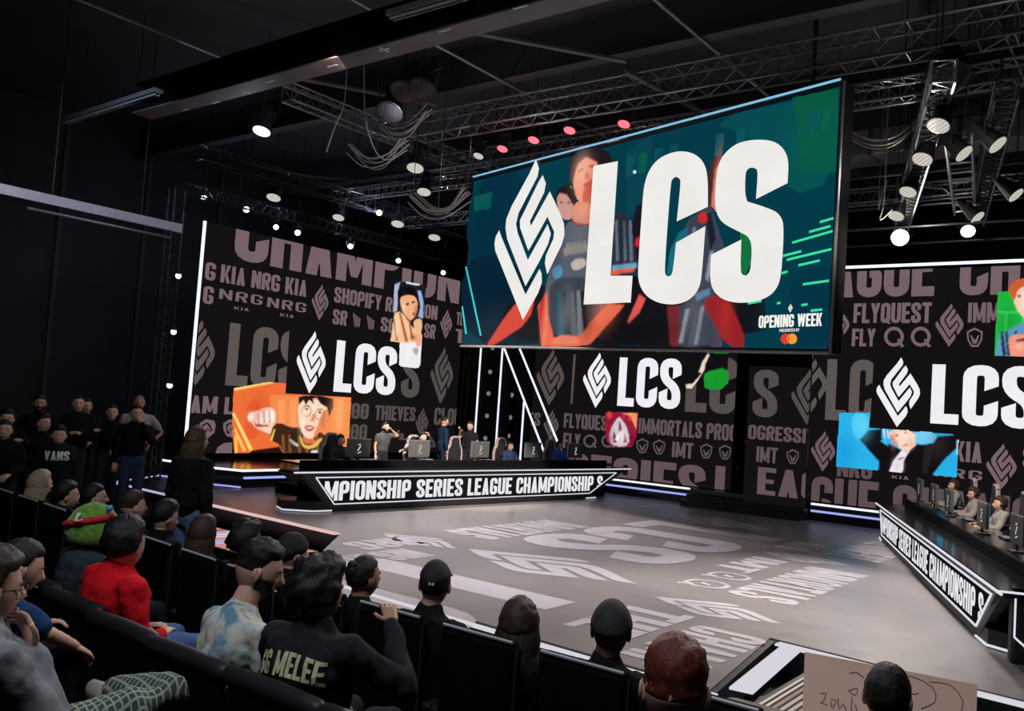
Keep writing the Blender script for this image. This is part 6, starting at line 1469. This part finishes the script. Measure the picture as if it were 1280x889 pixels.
for i, (a, b) in enumerate((((80, 155), (198, 118)), ((487, 25), (585, -3)))):
    p, q = at_z(*a, 8.3), at_z(*b, 8.3); t = thing('fluorescent_fitting', 'unlit fluorescent strip under the roof, ' + ['upper left', 'top centre'][i], 'lamp', p, math.atan2(q.y - p.y, q.x - p.x), 'unlit fluorescent strips'); L = (q - p).length
    MB().box((0, -.1, .03), (L, .1, .12)).build('tray', mat('grey_tray', (.2, .2, .21), .5), t); MB().cyl((.05, -.04, 0), (L - .05, -.04, 0), .02, n=8).cyl((.05, .04, 0), (L - .05, .04, 0), .02, n=8).build('tubes', mat('dull_tube', (.5, .5, .52), .4), t)
    for x in (L * .2, L * .8): MB().cyl((x, 0, .1), (x, 0, 10.2 - 8.3), .008, n=5).build('hanger', METAL, t)
for i, y in enumerate((4.5, 14.2, 19.0, 24.0)):
    t = thing('roof_beam', 'dark roof joist, ' + ['over the audience', 'above the long truss', 'behind the overhead screen', 'near the rear wall'][i], 'beam', (-8, y, 9.3)); MB().box((-18, -.15, 0), (20, .15, .03)).box((-18, -.02, .03), (20, .02, .9)).build('steel', mat('dark_joist', (.03, .03, .033), .7), t)
for i, x in enumerate((-16, -11.5, -7, -2.5, 2)):
    tag(MB().cyl((x, 2, 9.25), (x, 28, 9.25), .03, n=6).build('conduit', mat('conduit_grey', (.16, .16, .17), .5, .5)), 'thin roof conduit, ' + ['over the left crowd', 'over the left desk', 'over mid stage', 'over the right desk', 'at the far right'][i], 'pipe')
t = thing('air_duct', 'dark square air duct high above the right lamps', 'duct', (-3, 20.5, 8.6)); MB().bbox((-4.5, -.5, 0), (7, .5, .6), .03).build('duct_body', mat('duct_grey', (.07, .07, .075), .6), t)
for i in range(7): MB().box((-4.5 + i * 1.8, -.53, -.03), (-4.45 + i * 1.8, .53, .63)).build('seam', METAL, t)
for i, (x, y0, x1, y1) in enumerate(((-11.0, 9.8, -8.5, 14.0), (-8.5, 14.0, -8.2, 19.0), (-15.5, 9.8, -13.5, 14.2))):
    tag(MB().cyl((x, y0, 8.9), (x1, y1, 9.1), .05, n=6).build('roof_brace', BM), 'diagonal roof brace, ' + ['right of the big beam', 'above the overhead screen', 'left of the screen'][i], 'brace')
# bright edged beam at the left
p, q = at_x(0, 231, -18.5), at_x(226, 290, -18.5); pz = (p.z + q.z) / 2
t = thing('lit_beam', 'long steel beam at the left catching bluish light', 'beam', (-18.5, p.y - 1, pz)); L = q.y - p.y + 1
BL_ = mat('bluish_steel', (.35, .37, .45), .35, .5)
MB().box((-.04, 0, -.1), (.04, L, .1)).build('face', BL_, t); MB().cyl((.1, 1.5, -.28), (.1, L - .3, -.28), .03, n=6).build('under_pipe', ALU, t)
for y in (2.0, L - 1.0): MB().cyl((0, y, .1), (0, y, 10.2 - pz), .015, n=5).build('hanger', METAL, t)
lamp('beam_wash', 'SPOT', (-14.5, 6.5, 9.0), (-18.5, 9.5, pz), 500, (.6, .7, 1), .1, 60, .6)
# hanging cable loop and slack cables
for i, pts in enumerate(([(455, 40), (455, 95), (457, 150), (470, 190), (485, 200), (500, 190), (512, 180)], [(430, 130), (418, 160), (408, 190)], [(1105, 250), (1100, 275), (1115, 262)])):
    P = [at_d(x, y, 18) for x, y in pts]; P = [Vector((P[0].x, P[0].y, 10.17)), (P[0] + Vector((P[0].x, P[0].y, 10.17))) / 2] + P; tag(MB().tube(P, [.014] * len(P), n=6, sub=4).build('cable', mat('grey_cable', (.25, .25, .26), .5)), ['slack cable loop hanging left of the screen', 'straight cable hanging left of the loop', 'small cable loop by the right lamps'][i], 'cable')
tag(MB().tube([(-18.9, 12.2, 8.1), (-17, 14, 7.75), (-15, 17, 8.2)], [.025] * 3, n=6, sub=5).build('cable', BLK), 'black cable swagging between the left trusses', 'cable')

# bare bent pipes, cable bundles and clamps among the right hand lamps
for i, pts in enumerate(([(1085, 90), (1162, 120)], [(1176, 132), (1200, 121), (1284, 152)], [(1098, 262), (1103, 240), (1110, 225)], [(1128, 232), (1180, 236), (1196, 250)])):
    P = [at_d(x, y, 18.5) for x, y in pts]; mb = MB().path(P, .03 if i < 2 else .018, n=8); x = P[0]; mb.cyl(x, (x.x, x.y, 10.15), .01, n=5)
    tag(mb.build('bent_pipe', ALU), 'bare silver pipe in the right hand rig, ' + ['short, over the screen corner', 'bent, above the nearest pale lamp', 'small, above the glaring lamp', 'thin, right of the fourth lamp'][i], 'pipe')
for i, (px, py, n_) in enumerate(((1100, 172, 7), (470, 195, 7), (548, 258, 8), (500, 155, 6))):
    c = at_d(px, py, 18.5); t = thing('cable_bundle', 'bundle of slack silvery cables, ' + ['right of the overhead screen', 'under the loop left of the screen', 'tangled beside the lower left screen corner', 'around the unlit moving heads'][i], 'cable', c)
    random.seed(i); L = 1.3
    for k in range(n_):
        z = random.uniform(-.15, .15); a = random.uniform(-.15, .15); MB().tube([(-L * .6, a, z + .25), (-L * .2, a, z - .1), (L * .2, a * .5, z - .14), (L * .6, -a, z + .2)], [.013] * 4, n=5, sub=4).build('cable_strand', mat('silver_cable', (.45, .43, .42), .35, .4), t)
    for sx in (-.6, 0, .6): MB().cyl((sx * L, 0, -.1 if sx == 0 else .25), (sx * L, 0, 10.15 - c.z), .009, n=5).build('drop_rod', METAL, t)
# spill of the small lamps on the steel around them
for px, py, z, pw, c in ((262, 252, 7.5, 22, (.6, .7, 1)), (350, 284, 7.5, 26, (.6, .7, 1)), (430, 300, 7.4, 18, (.6, .7, 1)), (474, 262, 7.9, 34, (.65, .72, 1)), (560, 270, 8.0, 26, (.8, .8, 1)), (1130, 285, 6.7, 70, (1, .9, .78)), (1170, 180, 6.9, 34, (1, .92, .84)), (330, 168, 7.7, 20, (.7, .78, 1)), (640, 180, 8.1, 14, (1, .25, .3)), (510, 150, 8.0, 22, (1, .9, .85))):
    p = at_z(px, py, z); lamp('lamp_spill', 'POINT', p + Vector((0, -.35, -.1)), p, pw, c, .06)
